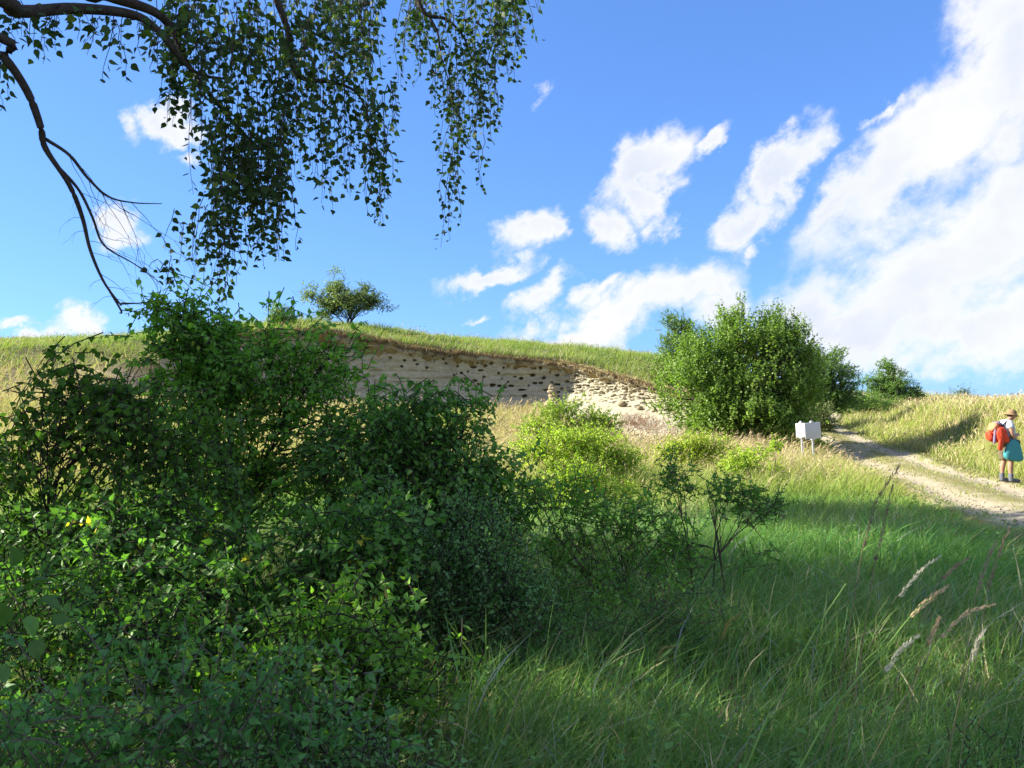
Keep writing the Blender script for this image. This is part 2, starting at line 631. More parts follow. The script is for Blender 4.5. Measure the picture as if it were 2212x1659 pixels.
gx = axis(-420, 420, -24, 26, 0.36)
gy = axis(-60, 480, 0, 56, 0.36)
GX, GY = np.meshgrid(gx, gy)
GZ = ground_h(np.clip(GX, -70, 80), np.clip(GY, -30, 115))
far = sstep(60, 160, np.hypot(GX, GY - 20))
GZ = GZ * (1 - 0.0 * far) - far * 3.0
roff = road_off(GX, GY)
GZm = GZ - 0.08 * np.exp(-(roff / 1.6) ** 4)
nx, ny = len(gx), len(gy)
idx = np.arange(nx * ny).reshape(ny, nx)
F = np.stack([idx[:-1, :-1], idx[:-1, 1:], idx[1:, 1:], idx[1:, :-1]], -1).reshape(-1, 4)
V = np.stack([GX, GY, GZm], -1).reshape(-1, 3)


def dryness(x, y):
    """0 lush ... 1 dry straw."""
    d = 0.13 + 0.85 * sstep(15.5, 22, y) * sstep(14, 9, x) * sstep(-3, 0, x + 0 * y)
    off = road_off(x, y)
    bank = (off > 1.3)
    d = np.where(bank, 0.38 + 0.25 * sstep(2.5, 5, off), d)
    sd = -poly_sd(x, y, CUT)[0]
    d = np.where((sd > 0.3) & ~bank, 0.40 - 0.26 * sstep(1.2, 3.5, sd), d)
    d = np.where((x < -4) & (y > 16) & (sd <= 0.3), 0.75, d)
    return np.clip(d + (fbm(xyz0(x, y), 0.35, 3, 9) - 0.5) * 0.5, 0, 1)


dry = dryness(V[:, 0], V[:, 1])[:, None]
soil = np.array((0.075, 0.080, 0.032)) * (1 - dry) + np.array((0.24, 0.19, 0.105)) * dry
# bare sand shows on the talus and on the poor slope to the left
bare = (sstep(6.5, 1.0, poly_sd(V[:, 0], V[:, 1], CUT)[0]) * (poly_sd(V[:, 0], V[:, 1], CUT)[0] > -0.3) * sstep(-26, -20, V[:, 0]) * sstep(0.30, 0.5, fbm(xyz0(V[:, 0], V[:, 1]), 0.8, 3, 3)))[:, None]
soil = soil * (1 - bare) + np.array((0.27, 0.22, 0.14)) * bare
g = link('ground', mesh_np('ground', V, F, soil, True), M_GROUND)
tag(g, 'grassy ground rising from the foreground to the hill above the sand cliff', 'ground', 'structure')

# track: two sandy wheel ruts with a grassy middle
offs = np.linspace(-1.6, 1.6, 36)
L2 = catmull(ROADC, 40)
WID = (1.02 - 0.12 * sstep(12, 19, L2[:, 1]) - 0.12 * sstep(28, 36, L2[:, 1]))[:, None]
T = np.gradient(L2, axis=0)
T /= np.linalg.norm(T, axis=1)[:, None]
Nn = np.stack([T[:, 1], -T[:, 0]], -1)
RX = L2[:, None, 0] + WID * offs[None] * Nn[:, None, 0]
RY = L2[:, None, 1] + WID * offs[None] * Nn[:, None, 1]
wob = (fbm(np.stack([RX, RY, RX * 0], -1), 0.7, 3, 21) - 0.5)
rut = np.exp(-((np.abs(offs)[None] - 0.82) / 0.38) ** 2)
RZ = ground_h(RX, RY) + 0.035 - 0.055 * rut + 0.05 * wob * 0.5 + 0.02 * np.exp(-(offs[None] / 0.3) ** 2)
edge = sstep(1.3, 1.6, np.abs(offs))[None]
RZ = RZ - edge * 0.12
med = np.exp(-(offs[None] / 0.38) ** 2) * sstep(0.30, 0.55, fbm(np.stack([RX, RY, RX * 0], -1), 0.9, 3, 30))
side = sstep(1.0, 1.45, np.abs(offs)[None] + wob * 0.9)
gm = np.clip(med * 0.9 + side, 0, 1)[..., None]
rc = np.array((0.365, 0.320, 0.225)) * (1 - gm) + np.array((0.17, 0.16, 0.06)) * gm
idx = np.arange(RX.size).reshape(RX.shape)
F = np.stack([idx[:-1, :-1], idx[:-1, 1:], idx[1:, 1:], idx[1:, :-1]], -1).reshape(-1, 4)
o = link('dirt_track', mesh_np('dirt_track', np.stack([RX, RY, RZ], -1).reshape(-1, 3), F, rc.reshape(-1, 3), True), M_ROAD)
tag(o, 'pale sandy two-rut track curving past the big bush, grass growing along its middle', 'track', 'structure')

# ------------------------------------------------------------------ sand cliff with burrows
ns, nv = 900, 120
lip = catmull(LIP, 60)
seg = np.concatenate([[0], np.cumsum(np.linalg.norm(np.diff(lip[:, :2], axis=0), axis=1))])
S = np.linspace(0, seg[-1], ns)
LP = np.stack([np.interp(S, seg, lip[:, i]) for i in range(3)], -1)
LP[:, 2] += (fbm(np.stack([S, 0 * S, 0 * S], -1), 1.3, 4, 44) - .5) * .22
tg = np.gradient(LP[:, :2], axis=0)
k = np.ones(41) / 41
tgs = np.stack([np.convolve(np.pad(tg[:, i], 20, mode='edge'), k, 'valid') for i in range(2)], -1)
tgs /= np.linalg.norm(tgs, axis=1)[:, None]
OUT = np.stack([tgs[:, 1], -tgs[:, 0]], -1)        # outward, towards the viewer
# talus apron: wide at the right end
ppx = project(LP)[0]
tal = 0.35 + 2.4 * sstep(545, 610, ppx) + 1.4 * sstep(610, 690, ppx)
tal_h = 0.10 + 0.32 * sstep(540, 600, ppx) + 0.12 * sstep(600, 700, ppx)
vv = np.linspace(0, 1, nv)
fx = LP[:, 0] + OUT[:, 0] * tal
fy = LP[:, 1] + OUT[:, 1] * tal
fz = np.minimum(low_h(fx, fy) - 0.18, LP[:, 2] - 0.4)
H = LP[:, 2] - fz
vt = vv[None]
th = tal_h[:, None]
talus_part = np.clip(vt / th, 0, 1)
face_part = np.clip((vt - th) / (1 - th), 0, 1)
recess = 0.30 * np.sin(face_part * PI) ** 0.7 * sstep(0, 0.2, face_part)
outd = tal[:, None] * (1 - talus_part) ** 0.85 * 1.0 - recess + 0.10 * (1 - face_part) * (vt >= th)
Zc = fz[:, None] + vt * H[:, None]
# turf overhang at the top
top = sstep(0.86, 0.93, vt)
base3 = np.stack([np.broadcast_to(LP[:, None, 0], Zc.shape), np.broadcast_to(LP[:, None, 1], Zc.shape), Zc], -1)
n_big = fbm(base3, 0.9, 3, 40) - 0.5
n_mid = fbm(base3 * np.array([1, 1, 2.2]), 3.0, 3, 41) - 0.5
n_fine = fbm(base3 * np.array([1, 1, 2.6]), 9.0, 3, 42) - 0.5
rough_zone = sstep(545, 575, ppx)[:, None] * (1 - talus_part * 0) * sstep(0.35, 0.5, vt)
left_rough = sstep(400, 340, ppx)[:, None] * 1.35
lumps = (np.abs(fbm(base3 * np.array([1, 1, 2.1]), 3.6, 3, 43) - 0.5) * 3.4) * rough_zone + 0.6 * left_rough * np.abs(vnoise(base3 * np.array([1, 1, 1.5]), 2.4, 45) - 0.5) * 2
ledge = np.maximum(0, fbm(base3 * np.array([.35, .35, 5.5]), 1.0, 3, 49) - .55) * 0.55 * (1 - rough_zone)
disp = n_big * (0.26 + 0.45 * left_rough) - ledge * (1 - .6 * np.minimum(left_rough, 1)) + n_mid * (0.15 + 0.14 * rough_zone + 0.18 * left_rough) + n_fine * (0.06 + 0.05 * rough_zone) - lumps * 0.26
disp = disp * (1 - 0.55 * (talus_part < 1) * np.ones_like(disp))
overh = top * (0.22 + 0.50 * (fbm(base3, 1.5, 4, 47) - 0.45) + 0.22 * (fbm(base3, 8.0, 3, 48) - 0.5))
outd = outd + disp + overh
# pixel positions of the burrows: (x, y, width, height) measured on an enlarged view
HOLES = [(470, 300, 12, 10), (440, 262, 10, 9), (575, 285, 11, 9), (610, 335, 13, 9), (660, 352, 12, 9), (690, 292, 10, 8), (745, 305, 12, 9), (805, 305, 12, 9), (840, 380, 12, 9), (530, 345, 12, 9), (290, 300, 10, 9), (380, 320, 11, 9), (905, 348, 28, 11), (965, 342, 18, 12), (996, 330, 16, 13), (885, 327, 16, 8), (1122, 354, 22, 9), (1210, 391, 24, 11), (1252, 352, 15, 14), (1213, 355, 22, 8), (1337, 391, 20, 12),
         (1268, 407, 20, 12), (1151, 409, 20, 12), (1118, 400, 14, 8), (1034, 381, 14, 12), (938, 366, 28, 7), (910, 420, 24, 11), (1037, 447, 18, 9), (1002, 443, 28, 14), (935, 438, 24, 8),
         (1252, 432, 20, 11), (1222, 433, 20, 9), (1385, 425, 26, 10), (1335, 440, 30, 8), (1440, 428, 22, 11), (1452, 456, 20, 9), (1437, 392, 24, 7), (1478, 498, 14, 7), (1168, 500, 22, 14), (1285, 468, 34, 6),
         (1155, 468, 40, 7), (1100, 447, 26, 9), (1070, 455, 14, 7), (875, 372, 10, 8), (597, 313, 16, 8), (545, 315, 14, 9), (258, 268, 9, 9), (317, 277, 9, 9), (500, 268, 10, 10),
         (410, 285, 9, 9), (1520, 420, 12, 9), (1605, 437, 22, 9), (1500, 448, 16, 8), (1310, 482, 12, 7), (1060, 352, 8, 7), (950, 318, 8, 6), (640, 300, 9, 9), (700, 318, 9, 8), (760, 330, 10, 8),
         (820, 345, 10, 8), (720, 270, 8, 8), (780, 292, 9, 8), (360, 262, 9, 9), (1300, 375, 9, 7), (1085, 425, 9, 6), (1190, 445, 8, 6), (1310, 430, 9, 7), (1360, 462, 12, 7), (1420, 478, 10, 7),
         (1550, 465, 14, 7), (1640, 462, 13, 8), (1570, 415, 12, 8), (1480, 415, 14, 8), (1700, 470, 12, 9), (960, 400, 9, 6), (1050, 410, 8, 6), (860, 410, 9, 7), (800, 390, 9, 7), (1340, 480, 22, 8), (1930, 575, 14, 14), (1345, 500, 10, 6)]
P0 = np.stack([LP[:, None, 0] + OUT[:, None, 0] * outd, LP[:, None, 1] + OUT[:, None, 1] * outd, Zc], -1)
qx, qy, _ = project(P0)
hole_id = np.full(Zc.shape, -1)
hdep = np.zeros(Zc.shape)
for i, (hx, hy, hw, hh) in enumerate(HOLES):
    cx, cy = 300 + .1921 * hx, 300 + .1921 * hy
    rx, ry = max(hw * .1921 * 0.63, 1.05), max(hh * .1921 * 0.70, 1.0)
    wv = (vnoise(base3, 7.0, 60 + i) - 0.5) * 0.5
    r = np.sqrt(((qx - cx) / rx) ** 2 + ((qy - cy) / ry) ** 2) + wv
    d = sstep(1.08, 0.62, r)
    m = d > hdep
    hole_id = np.where(m & (d > 0.25), i, hole_id)
    hdep = np.maximum(hdep, d)
hd_m = 0.38
P1 = P0.copy()
P1[..., 0] -= OUT[:, None, 0] * hdep * hd_m
P1[..., 1] -= OUT[:, None, 1] * hdep * hd_m
P1[..., 2] += hdep * 0.03
# colours of the material itself: pale sand, iron stains under the lip, dark humus turf on top
sandc = np.array((0.375, 0.347, 0.258))
band = (fbm(base3 * np.array([0.25, 0.25, 5.0]), 1.2, 3, 70) - 0.5)[..., None]
cc = sandc * (1 + band * 0.30) + (n_big[..., None] * np.array((0.05, 0.04, 0.0)))
stain = (sstep(0.50, 0.95, vt + (fbm(base3, 2.0, 3, 73) - .5) * .3) * sstep(0.42, 0.72, fbm(base3 * np.array([1, 1, 0.12]), 2.4, 4, 72)))[..., None]
grey = sstep(.45, .7, fbm(base3 * np.array([1, 1, .6]), 0.9, 4, 79))[..., None]
cc = cc * (1 - grey * .22) + np.array((.30, .29, .22)) * grey * .22
cc = cc * (1 - stain * 0.38) + np.array((0.17, 0.115, 0.065)) * stain * 0.38
humus = sstep(0.905, 0.98, vt + (fbm(base3 * np.array([1, 1, .5]), 3.2, 4, 74) - 0.5) * 0.20)[..., None]
hum_c = np.array((0.105, 0.075, 0.05)) * (0.8 + 0.5 * fbm(base3, 6, 2, 75)[..., None])
cc = cc * (1 - humus) + hum_c * humus
# dry root thatch at the very edge
thatch = sstep(0.965, 0.995, vt + (fbm(base3, 5.0, 2, 76) - 0.5) * 0.04)[..., None]
cc = cc * (1 - thatch * 0.7) + np.array((0.30, 0.22, 0.13)) * thatch * 0.7
# lip going back onto the hill
rows = 6
back = np.linspace(0.12, 2.0, rows)
bx = LP[:, None, 0] - OUT[:, None, 0] * (back[None] - outd[:, -1:] * (1 - back[None] / 2.0))
by = LP[:, None, 1] - OUT[:, None, 1] * (back[None] - outd[:, -1:] * (1 - back[None] / 2.0))
wgt = sstep(0.0, 1.6, back)[None]
bz = (LP[:, 2:3] + 0.05) * (1 - wgt) + (ground_h(bx, by) - 0.02) * wgt
Pb = np.stack([bx, by, bz], -1)
cb = np.broadcast_to(np.array((0.26, 0.21, 0.10)), Pb.shape)
PA = np.concatenate([P1, Pb], 1)
CA = np.concatenate([cc, cb], 1)
hid = np.concatenate([hole_id, np.full((ns, rows), -1)], 1)
nv2 = nv + rows
idx = np.arange(ns * nv2).reshape(ns, nv2)
F = np.stack([idx[:-1, :-1], idx[1:, :-1], idx[1:, 1:], idx[:-1, 1:]], -1)
fh = np.max(np.stack([hid[:-1, :-1], hid[1:, :-1], hid[1:, 1:], hid[:-1, 1:]], -1), -1)
F = F.reshape(-1, 4)
fh = fh.ravel()
VA, CAf = PA.reshape(-1, 3), CA.reshape(-1, 3)


def submesh(name, F_, V_, C_, mat, parent=None, smooth=True):
    u, inv = np.unique(F_, return_inverse=True)
    return link(name, mesh_np(name, V_[u], inv.reshape(F_.shape), C_[u], smooth), mat, parent)


cliff = submesh('sand_cliff', F[fh < 0], VA, CAf, M_SAND)
tag(cliff, 'pale eroded sand cliff under an overhanging dark turf edge, full of bird burrows', 'cliff', 'structure')
for i in range(len(HOLES)):
    fi = F[fh == i]
    if len(fi) > 3:
        submesh('burrow', fi, VA, CAf, M_SAND, cliff)

# ------------------------------------------------------------------ leaf, twig and blade builders
LEAF2 = (np.array([(0, 0, 0), (-.5, .45, .07), (0, 1, -.06), (.5, .45, .07)]), np.array([(0, 1, 2), (0, 2, 3)]))
LEAF6 = (np.array([(0, 0, 0), (-.40, .18, .05), (-.46, .42, .07), (-.2, .75, .03), (0, 1.05, -.08), (.2, .75, .03), (.46, .42, .07), (.40, .18, .05), (0, .45, -.03)]),
         np.array([(8, 0, 1), (8, 1, 2), (8, 2, 3), (8, 3, 4), (8, 4, 5), (8, 5, 6), (8, 6, 7), (8, 7, 0)]))


def unit(v):
    return v / np.maximum(np.linalg.norm(v, axis=-1, keepdims=True), 1e-9)


def leaves(bag, P, A, Nrm, size, aspect, tint, tpl):
    """One leaf per row: base P, axis A, face normal about Nrm."""
    A = unit(A)
    S_ = unit(np.cross(A, Nrm))
    W = np.cross(S_, A)
    tv, tf = tpl
    size = np.broadcast_to(size, (len(P),))[:, None, None]
    aspect = np.broadcast_to(aspect, (len(P),))[:, None, None]
    V_ = P[:, None] + size * (S_[:, None] * tv[None, :, 0:1] * aspect + A[:, None] * tv[None, :, 1:2] + W[:, None] * tv[None, :, 2:3])
    n, k_ = len(P), len(tv)
    F_ = (np.arange(n)[:, None, None] * k_ + tf[None]).reshape(-1, 3)
    C_ = np.repeat(tint, k_, axis=0) if np.ndim(tint) == 2 else np.broadcast_to(tint, (n * k_, 3))
    bag.add(V_.reshape(-1, 3), F_, C_)


def tubes(bag, P, Rr, sides=4, tint=None):
    """Tapered tubes along polylines P (n,k,3) with radii Rr (n,k); quads."""
    n, k_, _ = P.shape
    D = unit(np.gradient(P, axis=1)) if k_ > 2 else unit(np.repeat((P[:, 1:] - P[:, :1]), 2, axis=1))
    ref = np.where(np.abs(D[..., 2:3]) > 0.9, np.array([1.0, 0, 0]), np.array([0, 0, 1.0]))
    U = unit(np.cross(D, ref))
    W = np.cross(D, U)
    ang = np.arange(sides) / sides * 2 * PI
    V_ = P[:, :, None] + Rr[:, :, None, None] * (U[:, :, None] * np.cos(ang)[None, None, :, None] + W[:, :, None] * np.sin(ang)[None, None, :, None])
    i = np.arange(n * k_ * sides).reshape(n, k_, sides)
    j = np.roll(i, -1, axis=2)
    F_ = np.stack([i[:, :-1], j[:, :-1], j[:, 1:], i[:, 1:]], -1).reshape(-1, 4)
    bag.add(V_.reshape(-1, 3), F_, None if tint is None else np.broadcast_to(tint, (n * k_ * sides, 3)))


def rnd_dir(n, r):
    v = r.normal(size=(n, 3))
    return unit(v)


def curve_between(a, b, ca, k_=7, r=None, wob=0.0):
    """Bezier from a to b with the control point lifted by ca."""
    t = np.linspace(0, 1, k_)[None, :, None]
    c = (a + b) / 2 + ca
    P = a[:, None] * (1 - t) ** 2 + c[:, None] * 2 * t * (1 - t) + b[:, None] * t * t
    if wob:
        P[:, 1:-1] += r.normal(size=P[:, 1:-1].shape) * wob
    return P


def shrub(name, label, cat, base, blobs, seed, sprays=500, spray_len=(0.25, 0.5), lps=10, leaf=(0.05, 0.07), aspect=0.75, up=0.5, droop=0.0, clumps=60, clump_sd=0.25,
          tint=((0.05, 0.10, 0.02), (0.08, 0.14, 0.03)), tpl=LEAF2, nstem=5, stem_r=0.02, branches=60, group=None, shell=0.55, leaf_mat=None, bark=None, kind='shrub', bright=0.0, bright_tint=(0.16, 0.22, 0.03),
          wind=0.0, rough=0.35, bs=None, arch=0.18):
    """A shrub or tree: stems from the base, branches to leafy sprays that fill the blobs (x,y,z,rx,ry,rz,weight in local metres)."""
    r = np.random.default_rng(seed)
    base = np.asarray(base, float)
    root = thing(name, label, cat, base, group)
    B = np.array([b[:6] for b in blobs], float)
    W = np.array([b[6] if len(b) > 6 else b[3] * b[4] * b[5] for b in blobs], float)
    W = W / W.sum()

    def pts(n, shell_):
        bi = r.choice(len(B), n, p=W)
        d = rnd_dir(n, r)
        rr = (shell_ + (1 - shell_) * r.random(n) ** 0.6)
        lump = 1 + rough * (fbm(d * 1.7 + bi[:, None] * 5.1 + seed, 1.3, 3, seed) - 0.5) * 2
        return B[bi, :3] + d * B[bi, 3:6] * (rr * lump)[:, None], d, bi
    C, cd, cb_ = pts(clumps, shell)
    C[:, 2] = np.maximum(C[:, 2], 0.08)
    ci = r.integers(0, clumps, sprays)
    tips = C[ci] + r.normal(size=(sprays, 3)) * clump_sd * np.array([1, 1, 0.8])
    tips[:, 2] = np.maximum(tips[:, 2], 0.05)
    dirs = unit(cd[ci] * 0.8 + np.array([wind, 0, up]) + r.normal(size=(sprays, 3)) * 0.35)
    ln = r.uniform(*spray_len, sprays)
    K = 4
    t = np.linspace(0, 1, K)[None, :, None]
    st = tips - dirs * ln[:, None]
    TW = st[:, None] + dirs[:, None] * (ln[:, None, None] * t) - np.array([0, 0, 1.0]) * droop * (ln[:, None, None] * t ** 2)
    TW[:, 1:] += r.normal(size=TW[:, 1:].shape) * 0.02 * ln.mean()
    TW[..., 2] = np.maximum(TW[..., 2], 0.03)
    # leaves along each spray
    n = sprays * lps
    si = np.repeat(np.arange(sprays), lps)
    u = (np.tile(np.arange(lps), sprays) + r.random(n)) / lps * 0.95 + 0.05
    seg_ = np.minimum((u * (K - 1)).astype(int), K - 2)
    fr = (u * (K - 1) - seg_)[:, None]
    Lp = TW[si, seg_] * (1 - fr) + TW[si, seg_ + 1] * fr
    ax = unit(TW[si, seg_ + 1] - TW[si, seg_])
    sidev = unit(np.cross(ax, rnd_dir(n, r)))
    A = unit(ax * 0.55 + sidev + np.array([0, 0, -0.15 - droop * 0.5]))
    Nr = unit(r.normal(size=(n, 3)) * 0.75 + np.array([0, 0, 1.0]) + cd[ci][si] * 0.5)
    sz = r.uniform(*leaf, n) * (1.12 - 0.45 * u)
    t0, t1 = np.array(tint[0]), np.array(tint[1])
    cl = (r.random(clumps)[ci][si] * 0.6 + r.random(n) * 0.4)[:, None]
    col = (t0 * (1 - cl) + t1 * cl) * (0.8 + 0.4 * r.random((n, 1)))
    if bright:
        m = (r.random(sprays) < bright)[si][:, None] * (u > 0.35)[:, None]
        col = np.where(m, np.array(bright_tint) * (0.8 + 0.4 * r.random((n, 1))), col)
    bag = Bag()
    leaves(bag, Lp, A, Nr, sz, aspect, col, tpl)
    fo_ = bag.build('crown' if kind == 'tree' else 'foliage', leaf_mat or M_LEAF, root)
    fo_['kind'] = 'stuff'
    # wood
    tb = Bag()
    tubes(tb, TW, np.linspace(0.0045, 0.0018, K)[None] * np.ones((sprays, 1)) * (leaf[1] / 0.06) ** 0.5, 3)
    nb = min(branches, clumps)
    bi = r.choice(clumps, nb, replace=False)
    stem_ang = r.random(nstem) * 2 * PI
    spread = float(np.mean(B[:, 3]))
    stem_top = []
    for s_ in range(nstem):
        q = C[r.integers(0, clumps)] * np.array([0.75, 0.75, 0.85])
        stem_top.append(q)
    stem_top = np.array(stem_top)
    sb = np.stack([np.cos(stem_ang), np.sin(stem_ang), 0 * stem_ang], -1) * (min(0.25, spread * 0.15) if bs is None else bs * r.uniform(.3, 1, (nstem, 1)))
    sb[:, 2] = -0.08
    SP = curve_between(sb, stem_top, np.stack([-(stem_top[:, 0] - sb[:, 0]) * 0.12, -(stem_top[:, 1] - sb[:, 1]) * 0.12, 0.12 * stem_top[:, 2]], -1), 10, r, 0.012 * spread)
    for s_ in range(nstem):
        sbag = Bag()
        tubes(sbag, SP[s_:s_ + 1], np.linspace(stem_r, stem_r * 0.3, 10)[None] * r.uniform(0.7, 1.15), 7)
        sbag.build('trunk' if (kind == 'tree' and nstem == 1) else 'stem', bark or M_BARK, root, True)
    if nb:
        own = np.argmin(np.linalg.norm(stem_top[None] - C[bi][:, None], axis=-1), axis=1)
        f_ = r.integers(3, 9, nb)
        Bs = SP[own, f_]
        BP = curve_between(Bs, C[bi], (np.array([0, 0, arch]) - droop * 0.1) * np.linalg.norm(C[bi] - Bs, axis=1)[:, None] * 0.6, 7, r, 0.01 * spread)
        tubes(tb, BP, np.linspace(1, 0.25, 7)[None] * (stem_r * 0.42) * np.ones((nb, 1)), 4)
    tw = tb.build('branches', bark or M_BARK, root)
    tw['kind'] = 'stuff'
    return root


def gz(x, y):
    return float(ground_h(np.array([float(x)]), np.array([float(y)]))[0])


def on_ground(px, D, dz=0.0):
    x = (px - 512) / FPX * D
    return np.array([x, D, gz(x, D) + dz])


# ------------------------------------------------------------------ bushes and trees on the hill and along the track
# big light green bush beside the track
bb = on_ground(743, 29.6, 0.2)
shrub('maple_bush', 'big rounded light green bush standing beside the track above the white signs', 'bush', bb,
      [(0.2, 0, 2.6, 2.65, 2.4, 2.25, 3.0), (-1.6, -0.2, 2.2, 1.6, 1.7, 1.95, 1.4), (1.8, 0, 2.6, 1.3, 1.6, 2.1, 1.2), (0.0, 0, 4.0, 1.3, 1.2, 1.2, 0.8), (1.35, 0.1, 4.1, 0.75, 0.9, 0.95, 0.35),
       (0.0, -1.2, 1.1, 2.1, 1.2, 1.0, 1.2)],
      101, sprays=5000, spray_len=(0.35, 0.95), lps=12, leaf=(0.085, 0.13), aspect=0.85, up=1.0, clumps=420, clump_sd=0.20, tint=((0.072, 0.124, 0.023), (0.120, 0.178, 0.036)), nstem=9, stem_r=0.07, branches=180,
      shell=0.68, rough=0.34)
# darker neighbours
shrub('hawthorn_bush', 'dark green bush half hidden behind the left flank of the big light bush', 'bush', on_ground(683, 38.5),
      [(0, 0, 1.7, 1.25, 1.3, 1.5), (-0.25, 0, 2.9, 0.9, 0.9, 0.65), (-0.6, 0, 1.2, 1.1, 1.0, 1.0)], 102, sprays=1100, spray_len=(0.3, 0.7), lps=12, leaf=(0.07, 0.11), up=0.4, clumps=110, clump_sd=0.18,
      tint=((0.06, 0.105, 0.028), (0.09, 0.14, 0.035)), nstem=4, stem_r=0.06, branches=60, group=None)
shrub('hawthorn_tree', 'dark rounded tree behind the right side of the big light bush', 'tree', on_ground(822, 39.5),
      [(-0.2, 0, 2.0, 1.8, 1.7, 1.5), (0.1, 0, 2.9, 1.3, 1.3, 0.95), (0.9, 0, 1.5, 1.35, 1.2, 0.95), (-1.0, 0, 1.2, 1.3, 1.2, 1.1)], 103, sprays=1900, spray_len=(0.35, 0.8), lps=12, leaf=(0.08, 0.12), up=0.25, clumps=150, clump_sd=0.2,
      tint=((0.055, 0.105, 0.026), (0.085, 0.14, 0.032)), nstem=3, stem_r=0.09, branches=90, kind='tree', wind=0.25)
shrub('hawthorn_tree', 'ragged conical tree standing alone on the skyline right of the big bush', 'tree', on_ground(892, 52, -.55),
      [(0.1, 0, 1.2, 1.75, 1.4, 0.95), (0, 0, 2.1, 1.15, 1.1, 0.85), (-0.25, 0, 3.0, 0.55, 0.6, 0.6), (1.1, 0, 1.6, 0.9, 0.8, 0.6), (-1.3, 0, 2.0, 0.55, 0.5, 0.25), (1.3, 0, 2.35, 0.4, 0.4, 0.22)], 104, sprays=1300, spray_len=(0.35, 0.8), lps=12,
      leaf=(0.08, 0.12), up=0.2, clumps=105, clump_sd=0.16, tint=((0.06, 0.115, 0.03), (0.09, 0.15, 0.035)), nstem=3, stem_r=0.08, branches=80, kind='tree', wind=0.4)
shrub('low_bush', 'low light green bush between the dark tree and the conical tree', 'bush', on_ground(857, 47),
      [(0, 0, 0.7, 1.5, 1.2, 0.8), (1.3, 0, 0.55, 1.3, 1.0, 0.6), (-0.9, 0, 0.6, 1.0, 0.9, 0.7)], 105, sprays=900, spray_len=(0.3, 0.6), lps=11, leaf=(0.07, 0.11), up=0.6, clumps=80, clump_sd=0.2,
      tint=((0.085, 0.14, 0.035), (0.12, 0.175, 0.05)), nstem=5, stem_r=0.03, branches=40)
shrub('low_bush', 'low shaded bush at the end of the track under the dark tree', 'bush', on_ground(822, 34.5),
      [(-0.4, 0, 0.7, 0.9, 0.8, 0.75), (0.2, 0.6, 0.55, 0.7, 0.8, 0.6)], 106, sprays=520, spray_len=(0.25, 0.5), lps=10, leaf=(0.06, 0.09), up=0.6, clumps=50, clump_sd=0.16,
      tint=((0.07, 0.10, 0.035), (0.12, 0.14, 0.06)), nstem=5, stem_r=0.02, branches=30)
shrub('rose_bush', 'yellow-green bush directly behind the two white signs', 'bush', on_ground(800, 27.6),
      [(0, 0, 0.75, 0.95, 0.7, 0.7), (-0.7, 0, 0.5, 0.7, 0.6, 0.5), (0.55, 0.2, 0.5, 0.6, 0.6, 0.5)], 107, sprays=620, spray_len=(0.25, 0.55), lps=11, leaf=(0.06, 0.09), up=0.5, clumps=60, clump_sd=0.16,
      tint=((0.12, 0.18, 0.03), (0.18, 0.23, 0.035)), nstem=6, stem_r=0.015, branches=40, droop=0.3)
shrub('tiny_bush', 'tiny sparse bush on the bare skyline at the far right', 'bush', on_ground(962, 66),
      [(0, 0, 0.55, 1.0, 0.8, 0.5)], 108, sprays=130, spray_len=(0.4, 0.8), lps=8, leaf=(0.07, 0.1), up=0.4, clumps=22, clump_sd=0.25, tint=((0.05, 0.08, 0.03), (0.07, 0.1, 0.035)), nstem=4, stem_r=0.03, branches=16, wind=0.3)
# hilltop hawthorn over the cliff, wind-swept to the right
hb = on_ground(347, 45.5)
shrub('hawthorn_bush', 'airy wind-swept bush alone on the hilltop above the left end of the cliff', 'bush', hb,
      [(0, 0, 1.5, 1.9, 1.5, 0.95), (-0.7, 0, 2.2, 0.8, 0.8, 0.7), (-0.55, 0, 3.25, 0.28, 0.3, 0.5), (1.4, 0, 1.6, 1.2, 0.9, 0.65), (1.0, 0, 2.3, 0.9, 0.7, 0.3), (-1.9, 0, 1.9, 0.7, 0.5, 0.35), (2.3, 0, 1.15, 0.75, 0.5, 0.3), (-1.2, 0, 0.7, 0.9, 0.7, 0.5)],
      109, sprays=1250, spray_len=(0.45, 0.95), lps=14, leaf=(0.07, 0.11), up=0.12, clumps=130, clump_sd=0.17, tint=((0.09, 0.125, 0.045), (0.13, 0.165, 0.07)), nstem=6, stem_r=0.055, branches=90, wind=0.3, shell=0.35, rough=0.4)
shrub('small_bush', 'small pale green bush on the hill behind the tall leafy shrub', 'bush', on_ground(281, 42.5),
      [(0, 0, 0.6, 0.95, 0.8, 0.6), (-0.3, 0, 1.1, 0.4, 0.4, 0.35)], 110, sprays=420, spray_len=(0.25, 0.6), lps=11, leaf=(0.06, 0.09), up=0.5, clumps=45, clump_sd=0.16, tint=((0.09, 0.14, 0.04), (0.13, 0.18, 0.05)), nstem=5, stem_r=0.03, branches=30)
# sparse bush at the lip by the big bush
shrub('bare_bush', 'half bare twiggy bush at the cliff edge left of the big light bush', 'bush', on_ground(655, 37.5),
      [(0, 0, 0.55, 0.85, 0.6, 0.45)], 111, sprays=110, spray_len=(0.3, 0.6), lps=7, leaf=(0.05, 0.08), up=0.3, clumps=24, clump_sd=0.2, tint=((0.11, 0.14, 0.05), (0.15, 0.17, 0.07)), nstem=5, stem_r=0.02, branches=20, bark=M_TWIG)

